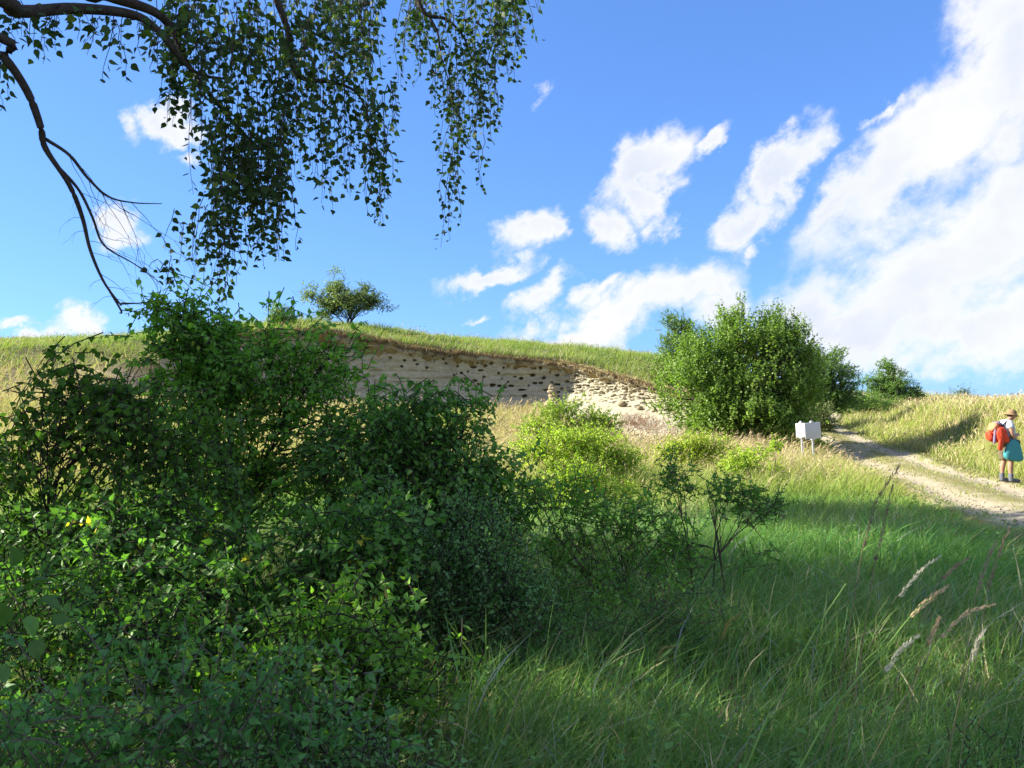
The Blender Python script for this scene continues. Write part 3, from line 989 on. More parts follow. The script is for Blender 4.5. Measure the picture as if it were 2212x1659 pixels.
# sunlit yellow-green bushes in the dry meadow
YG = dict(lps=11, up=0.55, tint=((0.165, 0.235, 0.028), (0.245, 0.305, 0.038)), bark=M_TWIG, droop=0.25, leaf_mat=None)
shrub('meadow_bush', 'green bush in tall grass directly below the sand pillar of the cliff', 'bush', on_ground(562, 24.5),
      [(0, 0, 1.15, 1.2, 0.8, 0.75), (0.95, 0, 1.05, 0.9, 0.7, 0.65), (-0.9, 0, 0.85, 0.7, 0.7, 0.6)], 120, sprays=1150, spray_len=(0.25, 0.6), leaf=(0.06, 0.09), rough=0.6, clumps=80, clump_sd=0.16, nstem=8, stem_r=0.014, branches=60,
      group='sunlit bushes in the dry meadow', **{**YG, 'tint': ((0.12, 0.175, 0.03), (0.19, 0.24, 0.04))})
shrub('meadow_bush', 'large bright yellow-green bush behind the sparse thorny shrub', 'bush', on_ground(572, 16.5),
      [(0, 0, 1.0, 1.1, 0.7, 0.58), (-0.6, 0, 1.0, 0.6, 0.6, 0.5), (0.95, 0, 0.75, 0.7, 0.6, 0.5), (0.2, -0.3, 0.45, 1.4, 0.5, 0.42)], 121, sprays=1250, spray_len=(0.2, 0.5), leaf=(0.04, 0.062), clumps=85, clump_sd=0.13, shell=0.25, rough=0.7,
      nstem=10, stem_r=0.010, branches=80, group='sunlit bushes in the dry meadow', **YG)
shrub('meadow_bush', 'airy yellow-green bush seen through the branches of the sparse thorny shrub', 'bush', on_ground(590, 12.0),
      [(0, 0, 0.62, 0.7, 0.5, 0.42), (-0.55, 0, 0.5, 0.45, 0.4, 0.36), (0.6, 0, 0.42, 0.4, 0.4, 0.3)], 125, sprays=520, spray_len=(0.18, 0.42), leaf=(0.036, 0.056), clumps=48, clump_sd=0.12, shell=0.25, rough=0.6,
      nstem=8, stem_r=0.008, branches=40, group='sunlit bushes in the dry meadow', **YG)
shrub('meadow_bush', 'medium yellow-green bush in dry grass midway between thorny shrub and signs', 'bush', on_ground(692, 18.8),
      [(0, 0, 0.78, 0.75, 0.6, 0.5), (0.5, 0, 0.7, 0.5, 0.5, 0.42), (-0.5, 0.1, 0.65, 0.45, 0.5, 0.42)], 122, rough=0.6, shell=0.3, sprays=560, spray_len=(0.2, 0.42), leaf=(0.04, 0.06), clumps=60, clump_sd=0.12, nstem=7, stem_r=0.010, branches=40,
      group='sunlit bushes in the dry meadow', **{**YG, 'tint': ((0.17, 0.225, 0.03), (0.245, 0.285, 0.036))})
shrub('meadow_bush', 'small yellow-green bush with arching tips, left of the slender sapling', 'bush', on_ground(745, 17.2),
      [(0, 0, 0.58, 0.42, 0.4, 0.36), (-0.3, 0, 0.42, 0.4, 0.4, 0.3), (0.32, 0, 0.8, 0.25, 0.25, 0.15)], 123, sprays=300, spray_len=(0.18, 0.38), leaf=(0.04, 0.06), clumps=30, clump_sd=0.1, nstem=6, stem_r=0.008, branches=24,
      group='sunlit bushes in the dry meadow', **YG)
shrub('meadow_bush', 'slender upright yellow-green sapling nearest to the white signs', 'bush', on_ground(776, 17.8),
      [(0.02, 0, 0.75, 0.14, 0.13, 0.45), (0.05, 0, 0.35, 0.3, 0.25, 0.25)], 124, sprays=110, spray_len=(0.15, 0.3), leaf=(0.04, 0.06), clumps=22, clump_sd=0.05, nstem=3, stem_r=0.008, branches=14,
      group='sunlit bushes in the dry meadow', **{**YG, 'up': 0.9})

# ------------------------------------------------------------------ the shaded thicket in the left foreground
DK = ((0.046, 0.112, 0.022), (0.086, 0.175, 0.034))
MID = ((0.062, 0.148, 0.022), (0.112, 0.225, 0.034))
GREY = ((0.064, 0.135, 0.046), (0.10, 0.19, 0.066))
THK = 'shaded shrubs in the left foreground'


def near_shrub(name, label, px, D, blobs, seed, **kw):
    base = on_ground(px, D)
    kw.setdefault('tpl', LEAF6)
    kw.setdefault('group', THK)
    kw.setdefault('arch', 0.05)
    return shrub(name, label, 'shrub', base, blobs, seed, **kw)


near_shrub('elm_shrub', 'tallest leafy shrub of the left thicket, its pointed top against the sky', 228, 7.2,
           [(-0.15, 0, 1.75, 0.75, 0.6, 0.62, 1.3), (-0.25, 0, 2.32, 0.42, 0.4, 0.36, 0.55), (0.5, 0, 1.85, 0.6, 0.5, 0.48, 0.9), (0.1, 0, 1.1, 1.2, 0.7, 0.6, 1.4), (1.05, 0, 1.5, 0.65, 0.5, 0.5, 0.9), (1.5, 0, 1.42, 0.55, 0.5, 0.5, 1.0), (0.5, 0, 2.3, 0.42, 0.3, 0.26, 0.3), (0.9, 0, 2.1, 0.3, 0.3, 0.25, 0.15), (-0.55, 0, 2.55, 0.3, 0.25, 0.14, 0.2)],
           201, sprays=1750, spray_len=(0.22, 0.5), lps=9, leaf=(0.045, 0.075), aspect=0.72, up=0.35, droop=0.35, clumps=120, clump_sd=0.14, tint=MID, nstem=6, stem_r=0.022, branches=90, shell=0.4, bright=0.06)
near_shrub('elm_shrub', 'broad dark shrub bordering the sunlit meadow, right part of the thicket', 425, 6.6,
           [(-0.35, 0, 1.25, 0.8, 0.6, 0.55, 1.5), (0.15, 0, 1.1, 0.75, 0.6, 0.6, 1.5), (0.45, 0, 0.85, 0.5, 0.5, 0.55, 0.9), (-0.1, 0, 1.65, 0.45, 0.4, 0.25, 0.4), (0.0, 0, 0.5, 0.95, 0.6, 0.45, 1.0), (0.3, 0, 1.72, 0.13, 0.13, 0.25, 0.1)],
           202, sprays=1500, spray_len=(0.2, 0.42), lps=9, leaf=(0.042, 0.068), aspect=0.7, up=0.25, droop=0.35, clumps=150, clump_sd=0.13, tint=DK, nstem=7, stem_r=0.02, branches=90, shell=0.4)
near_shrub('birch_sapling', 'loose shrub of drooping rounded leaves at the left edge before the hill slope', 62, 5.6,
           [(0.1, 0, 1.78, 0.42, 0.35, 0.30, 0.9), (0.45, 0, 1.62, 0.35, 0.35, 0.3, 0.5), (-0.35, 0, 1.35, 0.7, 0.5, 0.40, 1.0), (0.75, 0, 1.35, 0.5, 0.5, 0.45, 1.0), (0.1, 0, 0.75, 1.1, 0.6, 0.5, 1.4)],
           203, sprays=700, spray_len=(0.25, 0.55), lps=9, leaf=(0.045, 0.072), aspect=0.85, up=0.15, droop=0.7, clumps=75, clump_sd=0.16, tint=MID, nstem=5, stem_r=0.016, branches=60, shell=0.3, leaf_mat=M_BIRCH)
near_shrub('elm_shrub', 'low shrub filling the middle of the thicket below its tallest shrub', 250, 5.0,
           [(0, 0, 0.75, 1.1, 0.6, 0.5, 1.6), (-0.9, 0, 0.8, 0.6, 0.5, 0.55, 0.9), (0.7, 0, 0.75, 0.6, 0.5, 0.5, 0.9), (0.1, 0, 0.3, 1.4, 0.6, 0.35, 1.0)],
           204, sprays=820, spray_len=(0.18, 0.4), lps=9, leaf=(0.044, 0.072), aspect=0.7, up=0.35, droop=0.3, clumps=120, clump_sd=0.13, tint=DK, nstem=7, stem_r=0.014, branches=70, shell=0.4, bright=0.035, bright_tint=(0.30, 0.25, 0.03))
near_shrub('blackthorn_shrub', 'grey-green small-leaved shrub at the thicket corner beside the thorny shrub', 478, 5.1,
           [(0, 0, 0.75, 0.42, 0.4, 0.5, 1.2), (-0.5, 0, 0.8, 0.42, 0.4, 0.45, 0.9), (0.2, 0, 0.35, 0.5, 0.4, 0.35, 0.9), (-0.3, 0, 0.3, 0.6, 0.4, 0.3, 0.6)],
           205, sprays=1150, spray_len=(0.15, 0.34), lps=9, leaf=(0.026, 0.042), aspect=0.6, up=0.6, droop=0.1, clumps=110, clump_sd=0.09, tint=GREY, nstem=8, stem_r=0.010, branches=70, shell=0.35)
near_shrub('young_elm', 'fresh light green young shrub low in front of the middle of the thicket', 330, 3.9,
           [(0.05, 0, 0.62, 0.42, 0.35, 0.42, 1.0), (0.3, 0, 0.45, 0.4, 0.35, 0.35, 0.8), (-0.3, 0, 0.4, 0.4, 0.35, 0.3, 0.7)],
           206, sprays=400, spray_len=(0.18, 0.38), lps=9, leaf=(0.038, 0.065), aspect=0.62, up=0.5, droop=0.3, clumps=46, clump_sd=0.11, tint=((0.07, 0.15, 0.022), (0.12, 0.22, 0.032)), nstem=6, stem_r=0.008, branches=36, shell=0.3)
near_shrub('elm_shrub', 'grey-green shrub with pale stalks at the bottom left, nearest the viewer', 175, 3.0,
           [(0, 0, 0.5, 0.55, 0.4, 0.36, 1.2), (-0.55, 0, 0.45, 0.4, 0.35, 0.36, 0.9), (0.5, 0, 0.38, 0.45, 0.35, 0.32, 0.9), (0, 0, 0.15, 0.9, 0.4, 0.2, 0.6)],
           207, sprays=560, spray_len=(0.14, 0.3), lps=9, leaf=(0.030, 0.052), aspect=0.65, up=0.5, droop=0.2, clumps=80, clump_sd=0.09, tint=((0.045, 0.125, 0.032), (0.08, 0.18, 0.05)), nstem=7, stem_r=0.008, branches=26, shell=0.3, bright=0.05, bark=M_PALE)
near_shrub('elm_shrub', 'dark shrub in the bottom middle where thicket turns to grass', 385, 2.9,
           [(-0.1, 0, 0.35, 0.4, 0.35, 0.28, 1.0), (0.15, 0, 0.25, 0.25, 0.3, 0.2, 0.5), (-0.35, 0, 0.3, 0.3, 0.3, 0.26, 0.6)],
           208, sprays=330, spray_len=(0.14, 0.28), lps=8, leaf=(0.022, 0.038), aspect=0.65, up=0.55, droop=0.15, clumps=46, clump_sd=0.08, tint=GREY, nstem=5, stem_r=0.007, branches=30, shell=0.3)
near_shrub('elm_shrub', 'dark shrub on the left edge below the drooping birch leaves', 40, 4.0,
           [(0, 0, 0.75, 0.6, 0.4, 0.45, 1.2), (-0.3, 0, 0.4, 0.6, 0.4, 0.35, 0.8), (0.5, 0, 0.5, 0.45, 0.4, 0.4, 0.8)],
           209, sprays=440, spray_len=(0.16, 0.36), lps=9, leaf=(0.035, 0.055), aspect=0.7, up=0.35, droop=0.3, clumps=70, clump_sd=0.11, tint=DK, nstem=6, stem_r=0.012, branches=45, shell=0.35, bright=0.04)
# big near leaves at the very left
near = near_shrub('hazel_shrub', 'hazel twig with a few very large leaves at the lower left edge', 20, 2.2,
                  [(0, 0, 0.55, 0.15, 0.15, 0.4, 1)], 210, sprays=6, spray_len=(0.1, 0.2), lps=3, leaf=(0.03, 0.04), clumps=6, clump_sd=0.05, tint=MID, nstem=2, stem_r=0.006, branches=6)

# sparse thorny shrub in front of the sunlit meadow
near_shrub('thorny_shrub', 'sparse thorny shrub with dark open branches against the sunlit meadow', 590, 6.3,
           [(-0.25, 0, 0.95, 0.6, 0.4, 0.33, 1.2), (0.3, 0, 0.85, 0.55, 0.4, 0.35, 1.0), (0.0, 0, 0.5, 0.75, 0.45, 0.35, 1.2), (0.62, 0, 0.55, 0.5, 0.4, 0.3, 0.8), (0.2, -0.4, 0.25, 0.9, 0.4, 0.22, 0.9)],
           211, sprays=380, spray_len=(0.18, 0.45), lps=9, leaf=(0.034, 0.056), aspect=0.58, up=0.35, droop=0.1, clumps=75, clump_sd=0.10, bs=0.55, tint=((0.055, 0.14, 0.02), (0.11, 0.215, 0.03)), nstem=7, stem_r=0.009, branches=34, shell=0.2, group=None, bark=M_TWIG)
near_shrub('thorny_shrub', 'slim upright thorny shrub, rightmost dark branches over the bright grass', 705, 6.6,
           [(0.2, 0, 0.98, 0.30, 0.3, 0.20, 1.0), (-0.28, 0, 1.12, 0.14, 0.2, 0.3, 0.5), (0.48, 0, 0.9, 0.22, 0.25, 0.16, 0.6), (-0.2, 0, 0.6, 0.35, 0.3, 0.25, 0.5), (0.3, 0, 0.45, 0.5, 0.3, 0.25, 0.5)],
           212, sprays=190, spray_len=(0.15, 0.34), lps=9, leaf=(0.032, 0.052), aspect=0.58, up=0.55, droop=0.05, clumps=34, clump_sd=0.06, bs=0.3, tint=((0.048, 0.125, 0.02), (0.085, 0.175, 0.03)), nstem=4, stem_r=0.011, branches=20, shell=0.2, group=None, bark=M_TWIG)
near_shrub('bramble_shrub', 'low shaded undergrowth shrub with brown stalks below the thorny shrub', 600, 5.0,
           [(0, 0, 0.32, 0.7, 0.4, 0.25, 1.0), (0.5, 0.2, 0.3, 0.5, 0.4, 0.25, 0.8), (-0.4, -0.2, 0.3, 0.5, 0.4, 0.25, 0.8)],
           213, sprays=240, spray_len=(0.14, 0.32), lps=8, leaf=(0.024, 0.04), aspect=0.6, up=0.4, droop=0.1, clumps=60, clump_sd=0.11, tint=((0.042, 0.10, 0.03), (0.075, 0.145, 0.042)), nstem=9, stem_r=0.005, branches=26, shell=0.15, group=None, bark=M_TWIG)

# leafy weeds standing in the near grass
for i, (px, D, hgt, lab, tn) in enumerate([(880, 2.9, .30, 'yellow-green leafy weed in the shaded grass at the lower right, beside the tall stalks', ((0.11, 0.21, 0.025), (0.17, 0.29, 0.035))),
                                          (965, 3.3, .36, 'grey-green leafy weed under the seed heads at the right edge', ((0.06, 0.13, 0.05), (0.09, 0.18, 0.07))),
                                          (735, 3.1, .18, 'low fresh green weed in the bottom grass right of the middle', ((0.08, 0.19, 0.025), (0.12, 0.26, 0.035))),
                                          (655, 2.6, .16, 'broad low green weed at the bottom middle of the grass', ((0.09, 0.20, 0.025), (0.14, 0.28, 0.035)))]):
    near_shrub('weed', lab, px, D, [(0, 0, hgt * .7, hgt * .55, hgt * .5, hgt * .4, 1.0), (hgt * .5, 0, hgt * .5, hgt * .4, hgt * .4, hgt * .3, .6), (-hgt * .4, 0, hgt * .4, hgt * .4, hgt * .4, hgt * .3, .5)], 230 + i,
               sprays=46, spray_len=(.06, .14), lps=7, leaf=(.014, .030), aspect=.55, up=.9, droop=.1, clumps=14, clump_sd=.05, tint=tn, nstem=5, stem_r=.003, branches=8, shell=.2, group=None)

# ------------------------------------------------------------------ single large leaves as parts
LEAFMESH = {}


def leaf_mesh(kind, tint):
    key = (kind, tuple(np.round(tint, 3)))
    if key not in LEAFMESH:
        tv, tf = {'birch': (np.array([(0, 0, 0), (-.30, .10, .04), (-.43, .30, .05), (-.33, .52, .02), (-.22, .66, 0), (-.10, .86, -.03), (0, 1.08, -.09), (.10, .86, -.03), (.22, .66, 0), (.33, .52, .02), (.43, .30, .05), (.30, .10, .04), (0, .42, -.04)]),
                              np.array([(12, i, (i + 1) % 12) for i in range(12)])),
                  'hazel': (np.array([(0, 0, 0), (-.30, .04, .10), (-.46, .26, .20), (-.50, .50, .18), (-.36, .74, .08), (-.14, .92, -.06), (0, 1.18, -.28), (.14, .92, -.06), (.36, .74, .08), (.50, .50, .18), (.46, .26, .20), (.30, .04, .10), (0, .5, 0)]),
                            np.array([(12, i, (i + 1) % 12) for i in range(12)]))}[kind]
        me = mesh_np('leaf', tv, tf, np.array(tint), True)
        me.materials.append(M_BIRCH if kind == 'birch' else M_LEAF)
        LEAFMESH[key] = me
    return LEAFMESH[key]


def leaf_matrix(p, a, nrm, size, aspect):
    a = unit(np.asarray(a)[None])[0]
    s = unit(np.cross(a, nrm)[None])[0]
    w = np.cross(s, a)
    m = Matrix(((s[0] * size * aspect, a[0] * size, w[0] * size, p[0]), (s[1] * size * aspect, a[1] * size, w[1] * size, p[1]), (s[2] * size * aspect, a[2] * size, w[2] * size, p[2]), (0, 0, 0, 1)))
    return m


def leaf_object(parent, origin, p, a, nrm, size, aspect, kind, tint):
    o_ = bpy.data.objects.new('leaf', leaf_mesh(kind, tint))
    COL.objects.link(o_)
    o_.parent = parent
    o_.matrix_local = leaf_matrix(np.asarray(p) - np.asarray(origin), a, nrm, size, aspect)
    return o_


rl = np.random.default_rng(55)
no = np.array(near.location)
for px, py, D, sz, ax_, ay in [(26, 588, 2.2, .062, 1, .5), (40, 600, 2.25, .060, .9, -.5), (6, 606, 2.2, .065, -.3, -.7), (24, 618, 2.2, .06, .5, -1), (52, 622, 2.3, .05, .8, .1), (34, 640, 2.25, .055, .3, -.8),
                               (14, 566, 2.2, .06, .2, 1), (8, 680, 2.2, .06, -.5, .6)]:
    leaf_object(near, no, at(px, py, D), (ax_, rl.normal() * .3, ay), unit(np.array([[rl.normal() * .6, -0.5, 0.8]]))[0], sz, 0.8, 'hazel', np.array((0.055, 0.115, 0.026)) * rl.choice([0.8, 1.0, 1.25]))

# ------------------------------------------------------------------ birch: its hanging branches reach into the picture
BO = np.array([-5.4, 1.6, 0.0])
birch = thing('birch_tree', 'birch at the left whose dark leafy branches hang into the sky', 'tree', BO)
rb = np.random.default_rng(77)


def tube_part(name, pts, r0, r1, mat, parent, origin, sides=7, n=8):
    P = catmull(np.asarray(pts, float), n)[None] - np.asarray(origin)
    k_ = P.shape[1]
    b = Bag()
    tubes(b, P, np.linspace(r0, r1, k_)[None], sides)
    return b.build(name, mat, parent, True)


tube_part('trunk', [(-5.4, 1.6, -0.2), (-5.35, 1.6, 2), (-5.5, 1.7, 4.5), (-5.4, 1.6, 7), (-5.3, 1.5, 9.2)], 0.19, 0.03, M_BIRCHBARK, birch, BO, 12)
dk = 1024.0 / 2212.0


def dp(x, y, D):
    return at(x * dk, y * dk, D)


LIMBS = [
    ([(-5.4, 1.6, 3.4), (-3.9, 2.6, 3.9), dp(-60, -30, 3.6), dp(30, 22, 3.8), dp(160, 18, 4.0), dp(280, 30, 4.1), dp(335, 60, 4.2), dp(385, 120, 4.3), dp(430, 160, 4.4), dp(500, 172, 4.5)], 0.045, 0.006),
    ([(-5.4, 1.6, 3.9), (-3.6, 2.7, 4.4), dp(100, -60, 4.2), dp(230, -10, 4.3), dp(330, 24, 4.4), dp(372, 66, 4.5), dp(400, 130, 4.5), dp(450, 200, 4.6), dp(510, 270, 4.7), dp(590, 350, 4.8)], 0.042, 0.005),
    ([(-5.4, 1.6, 4.6), (-3.2, 3.0, 5.4), dp(400, -200, 4.6), dp(560, -60, 4.7), dp(620, 60, 4.8), dp(640, 160, 4.9), dp(720, 178, 5.0), dp(770, 200, 5.0), dp(800, 260, 5.0)], 0.038, 0.004),
    ([(-5.4, 1.6, 5.4), (-3.0, 3.4, 6.2), dp(620, -330, 5.4), dp(800, -200, 5.5), dp(900, -60, 5.6), dp(905, 5, 5.6), dp(925, 33, 5.6), dp(965, 42, 5.6), dp(1000, 78, 5.6), dp(1020, 130, 5.7)], 0.036, 0.004),
    ([(-5.4, 1.6, 5.0), (-3.4, 3.2, 5.8), dp(500, -240, 5.2), dp(700, -150, 5.2), dp(770, -60, 5.2), dp(790, 10, 5.2)], 0.03, 0.005),
    ([dp(800, -200, 5.5), dp(950, -130, 5.7), dp(1050, -60, 5.8), dp(1100, -10, 5.8)], 0.02, 0.005),
    ([dp(925, 33, 5.6), dp(945, 70, 5.6), dp(955, 130, 5.6), dp(975, 190, 5.6)], 0.010, 0.003),
]
for pts, r0, r1 in LIMBS:
    tube_part('branch', pts, r0, r1, M_BARK, birch, BO, 7, 6)
# the dead branch
DEAD = [([(-5.4, 1.6, 3.0), (-3.6, 2.4, 3.3), dp(-60, 60, 3.5), dp(10, 125, 3.6), dp(60, 200, 3.7), dp(88, 275, 3.75), dp(98, 320, 3.8), dp(150, 400, 3.85), dp(178, 470, 3.9), dp(195, 540, 3.9), dp(225, 610, 3.9), dp(262, 660, 3.9)], 0.026, 0.004),
        ([dp(98, 300, 3.8), dp(150, 335, 3.8), dp(190, 385, 3.85), dp(235, 425, 3.9), dp(290, 438, 3.9), dp(350, 440, 3.9)], 0.010, 0.002),
        ([dp(125, 360, 3.85), dp(170, 410, 3.9), dp(200, 470, 3.9), dp(225, 530, 3.95), dp(290, 570, 4.0), dp(345, 610, 4.0)], 0.009, 0.002),
        ([dp(262, 655, 3.9), dp(300, 655, 3.9), dp(345, 648, 3.9)], 0.005, 0.0015), ([dp(235, 625, 3.9), dp(262, 672, 3.9), dp(258, 676, 3.9)], 0.006, 0.003)]
for pts, r0, r1 in DEAD:
    o = tube_part('dead_branch', pts, r0, r1, M_BARK, birch, BO, 6, 6)
o['label'] = 'bare dead branch'
tb = Bag()


def dead_twig(x0, y0, ang, L_, r0, depth=0):
    """A thin crooked twig that bends downward, with side twigs."""
    D = 3.9 + rb.normal() * 0.06
    pts, x_, y_, a_ = [], x0, y0, ang
    for i in range(7):
        pts.append(dp(x_, y_, D))
        x_ += math.cos(a_) * L_ / 6
        y_ += math.sin(a_) * L_ / 6
        a_ += (1.25 - a_) * 0.10 + rb.normal() * 0.13
        if depth < 1 and 1 < i < 6 and rb.random() < 0.55:
            dead_twig(x_, y_, a_ + rb.choice([-1, 1]) * rb.uniform(.35, .8), L_ * rb.uniform(.25, .5), r0 * .6, depth + 1)
    tubes(tb, catmull(pts, 2)[None] - BO, np.linspace(r0, r0 * .35, 13)[None], 4)


for x0, y0 in [(150, 336), (165, 352), (178, 370), (192, 388), (205, 400), (220, 414), (236, 425), (260, 434), (285, 438)]:
    dead_twig(x0, y0, rb.uniform(.7, 1.35), rb.uniform(110, 210), 0.0017)
for x0, y0 in [(140, 378), (172, 415), (188, 445), (200, 475), (212, 505), (226, 530), (255, 553), (290, 571), (320, 592)]:
    dead_twig(x0, y0, rb.uniform(.3, 1.3), rb.uniform(60, 140), 0.0014)
for x0, y0 in [(190, 520), (197, 545), (215, 590), (232, 620), (250, 645), (262, 658)]:
    dead_twig(x0, y0, rb.uniform(-.1, .6), rb.uniform(60, 120), 0.0014)
for x0, y0 in [(180, 470), (186, 500), (222, 605), (245, 640)]:
    dead_twig(x0, y0, rb.uniform(2.6, 3.3), rb.uniform(30, 60), 0.0012)
# hanging leafy strands: (x, top, bottom, depth) on the 2212 wide view
STR = []
mass = [(20, 20, 75), (45, 15, 95), (75, 20, 105), (110, 20, 138), (140, 20, 70), (165, 20, 85), (200, 30, 118), (235, 30, 105), (262, 30, 178), (290, 35, 85), (318, 50, 120), (338, 60, 160), (6, 60, 130), (4, 200, 290), (0, 110, 240)]
for x, y0, y1 in mass:
    for j in range(3):
        STR.append((x + rb.normal() * 7, y0 + rb.uniform(-20, 20), y1 - rb.uniform(0, 50) * (j > 0), 3.9 + rb.normal() * .15))
bot = [(365, 275), (380, 270), (395, 262), (412, 300), (425, 420), (440, 440), (455, 430), (470, 560), (482, 590), (495, 596), (508, 575), (520, 540), (535, 530), (550, 575), (562, 545), (575, 555), (590, 560), (602, 550), (614, 565), (628, 410),
       (640, 385), (655, 372), (668, 330), (682, 400), (695, 440), (708, 452), (722, 430), (736, 425), (750, 415), (765, 395), (780, 420), (795, 470), (810, 480), (825, 482), (838, 490), (848, 300)]
for x, y1 in bot:
    dd = 4.5 + 0.5 * (x - 350) / 500
    for j in range(4):
        top_ = -30 if x < 760 else 170
        y0 = rb.uniform(top_, max(y1 - 150, top_ + 60))
        e = y1 if j == 0 else y0 + rb.uniform(120, 260)
        STR.append((x + rb.normal() * 9, y0, min(e, y1 - rb.uniform(0, 60) * (j > 0)), dd + rb.normal() * .25))
for x in range(350, 800, 8):
    for j in range(2):
        y0 = rb.uniform(-60, 100)
        STR.append((x + rb.normal() * 8, y0, y0 + rb.uniform(60, 190), 4.7 + rb.normal() * .3))
for x, y1 in bot:
    if y1 > 520:
        for j in range(6):
            y0 = rb.uniform(200, y1 - 90)
            STR.append((x + rb.normal() * 8, y0, min(y1, y0 + rb.uniform(90, 220)), 4.6 + rb.normal() * .2))
# low tail over the shrub
for x, y0, y1 in [(385, 480, 560), (400, 480, 580), (420, 470, 600), (440, 440, 610), (460, 470, 640), (475, 500, 660), (490, 520, 690), (505, 520, 640), (340, 565, 620), (360, 580, 640), (375, 585, 650)]:
    for j in range(2):
        STR.append((x + rb.normal() * 8, y0 + rb.uniform(-30, 10), y1 - rb.uniform(0, 40), 4.8 + rb.normal() * .2))
for x, y1 in [(705, 20), (720, 60), (735, 40), (750, 110), (765, 130), (780, 160), (790, 165), (800, 168), (808, 120), (815, 90)]:
    for j in range(3):
        STR.append((x + rb.normal() * 4, -60 + rb.uniform(0, 50), y1 - rb.uniform(0, 40) * (j > 0), 5.3 + rb.normal() * .2))
bot2 = [(882, 195), (892, 130), (903, 190), (915, 188), (930, 150), (945, 250), (955, 290), (965, 310), (975, 330), (985, 360), (1000, 330), (1012, 300), (1025, 320), (1040, 300), (1055, 280), (1068, 170), (1080, 180), (1092, 160), (1102, 140), (1112, 110)]
for x, y1 in bot2:
    for j in range(6 if 960 < x else 4):
        y0 = rb.uniform(-60, max(y1 - 110, -20))
        e = y1 if j == 0 else y0 + rb.uniform(90, 190)
        STR.append((x + rb.normal() * 6, y0, min(e, y1 - rb.uniform(0, 40) * (j > 0)), 5.7 + rb.normal() * .25))
for x, y0, y1 in [(968, 300, 470), (975, 290, 535), (982, 330, 520), (962, 320, 480), (985, 300, 430), (990, 340, 440), (1015, 250, 330), (1030, 280, 405), (1038, 290, 410), (1022, 260, 350), (1090, 100, 175), (1150, -40, 25), (1163, -40, 22)]:
    STR.append((x + rb.normal() * 2, y0, y1, 5.7 + rb.normal() * .1))
TV, AV, NV, SV, CV = [], [], [], [], []
for x, y0, y1, D in STR:
    if y1 - y0 < 12:
        continue
    kk = 8
    sway = np.cumsum(rb.normal(size=kk) * 3.5) + rb.normal() * 14 * np.linspace(0, 1, kk) ** 0.7
    P = np.array([dp(x + sway[i], y0 + (y1 - y0) * i / (kk - 1), D) for i in range(kk)])
    tubes(tb, P[None] - BO, np.linspace(0.0030, 0.0012, kk)[None], 3)
    Ltot = np.linalg.norm(P[-1] - P[0])
    n = max(3, int(Ltot / 0.034))
    u = (np.arange(n) + rb.random(n) * .8) / n
    Q = np.stack([np.interp(u, np.linspace(0, 1, kk), P[:, i]) for i in range(3)], -1)
    a_ = rb.random(n) * 2 * PI
    side = np.stack([np.cos(a_), np.sin(a_) * .8, rb.uniform(-1.3, 0.1, n)], -1)
    TV.append(Q + unit(side) * rb.uniform(.004, .042, (n, 1)))
    AV.append(side)
    NV.append(unit(rb.normal(size=(n, 3)) * .8 + np.array([0, -.5, .5])))
    SV.append(rb.uniform(0.034, 0.060, n) * (1.05 - 0.3 * u))
    br = (rb.random(n) < 0.06)[:, None]
    CV.append(np.where(br, np.array((0.15, 0.21, 0.035)), np.array((0.030, 0.062, 0.020)) + rb.random((n, 1)) * np.array((0.032, 0.05, 0.016))))
TV, AV, NV, SV, CV = map(np.concatenate, (TV, AV, NV, SV, CV))
qx, qy, _ = project(TV)
vis = np.where((qx > 4) & (qx < 1020) & (qy > 4), SV / TV[:, 1] + 0.004 * (rb.random(len(SV))), 0)
order = np.argsort(-vis)
single = order[:300]
rest = order[300:]
lb = Bag()
leaves(lb, TV[rest] - BO, AV[rest], NV[rest], SV[rest], 0.82, CV[rest], LEAF6)
o = lb.build('foliage', M_BIRCH, birch)
o['kind'] = 'stuff'
o = tb.build('twigs', M_BARK, birch)
o['kind'] = 'stuff'
tints = [(0.034, 0.070, 0.022), (0.045, 0.090, 0.028), (0.058, 0.108, 0.034), (0.14, 0.20, 0.035)]
for i in single:
    leaf_object(birch, BO, TV[i], AV[i], NV[i], SV[i], 0.85, 'birch', tints[3] if CV[i, 0] > .1 else tints[int(rb.integers(0, 3))])
# upper crown of the birch, above and beside the viewer
rc_ = np.random.default_rng(5)


def crown_leaves(root, blobs, n, size, seed, tint, name='crown', w=None):
    r = np.random.default_rng(seed)
    B = np.array(blobs, float)
    w = B[:, 3] * B[:, 4] * B[:, 5] if w is None else np.array(w)
    nc = max(20, n // 55)
    bi = r.choice(len(B), nc, p=w / w.sum())
    C = B[bi, :3] + rnd_dir(nc, r) * B[bi, 3:6] * (0.25 + 0.75 * r.random((nc, 1)) ** 0.5)
    ci = r.integers(0, nc, n)
    P = C[ci] + r.normal(size=(n, 3)) * 0.30
    b = Bag()
    leaves(b, P, rnd_dir(n, r) + np.array([0, 0, -.6]), rnd_dir(n, r), r.uniform(*size, n), 0.85, np.array(tint) * (0.7 + 0.6 * r.random((n, 1))), LEAF2)
    o_ = b.build(name, M_BIRCH, root)
    o_['kind'] = 'stuff'
    return C


crown_leaves(birch, [(0.0, -0.4, 6.4, 2.2, 2.6, 2.2), (0.5, -0.8, 5.0, 2.0, 2.2, 1.3), (-0.5, 0.3, 8.0, 1.6, 1.8, 1.5)], 6500, (0.08, 0.12), 78, (0.045, 0.085, 0.025))


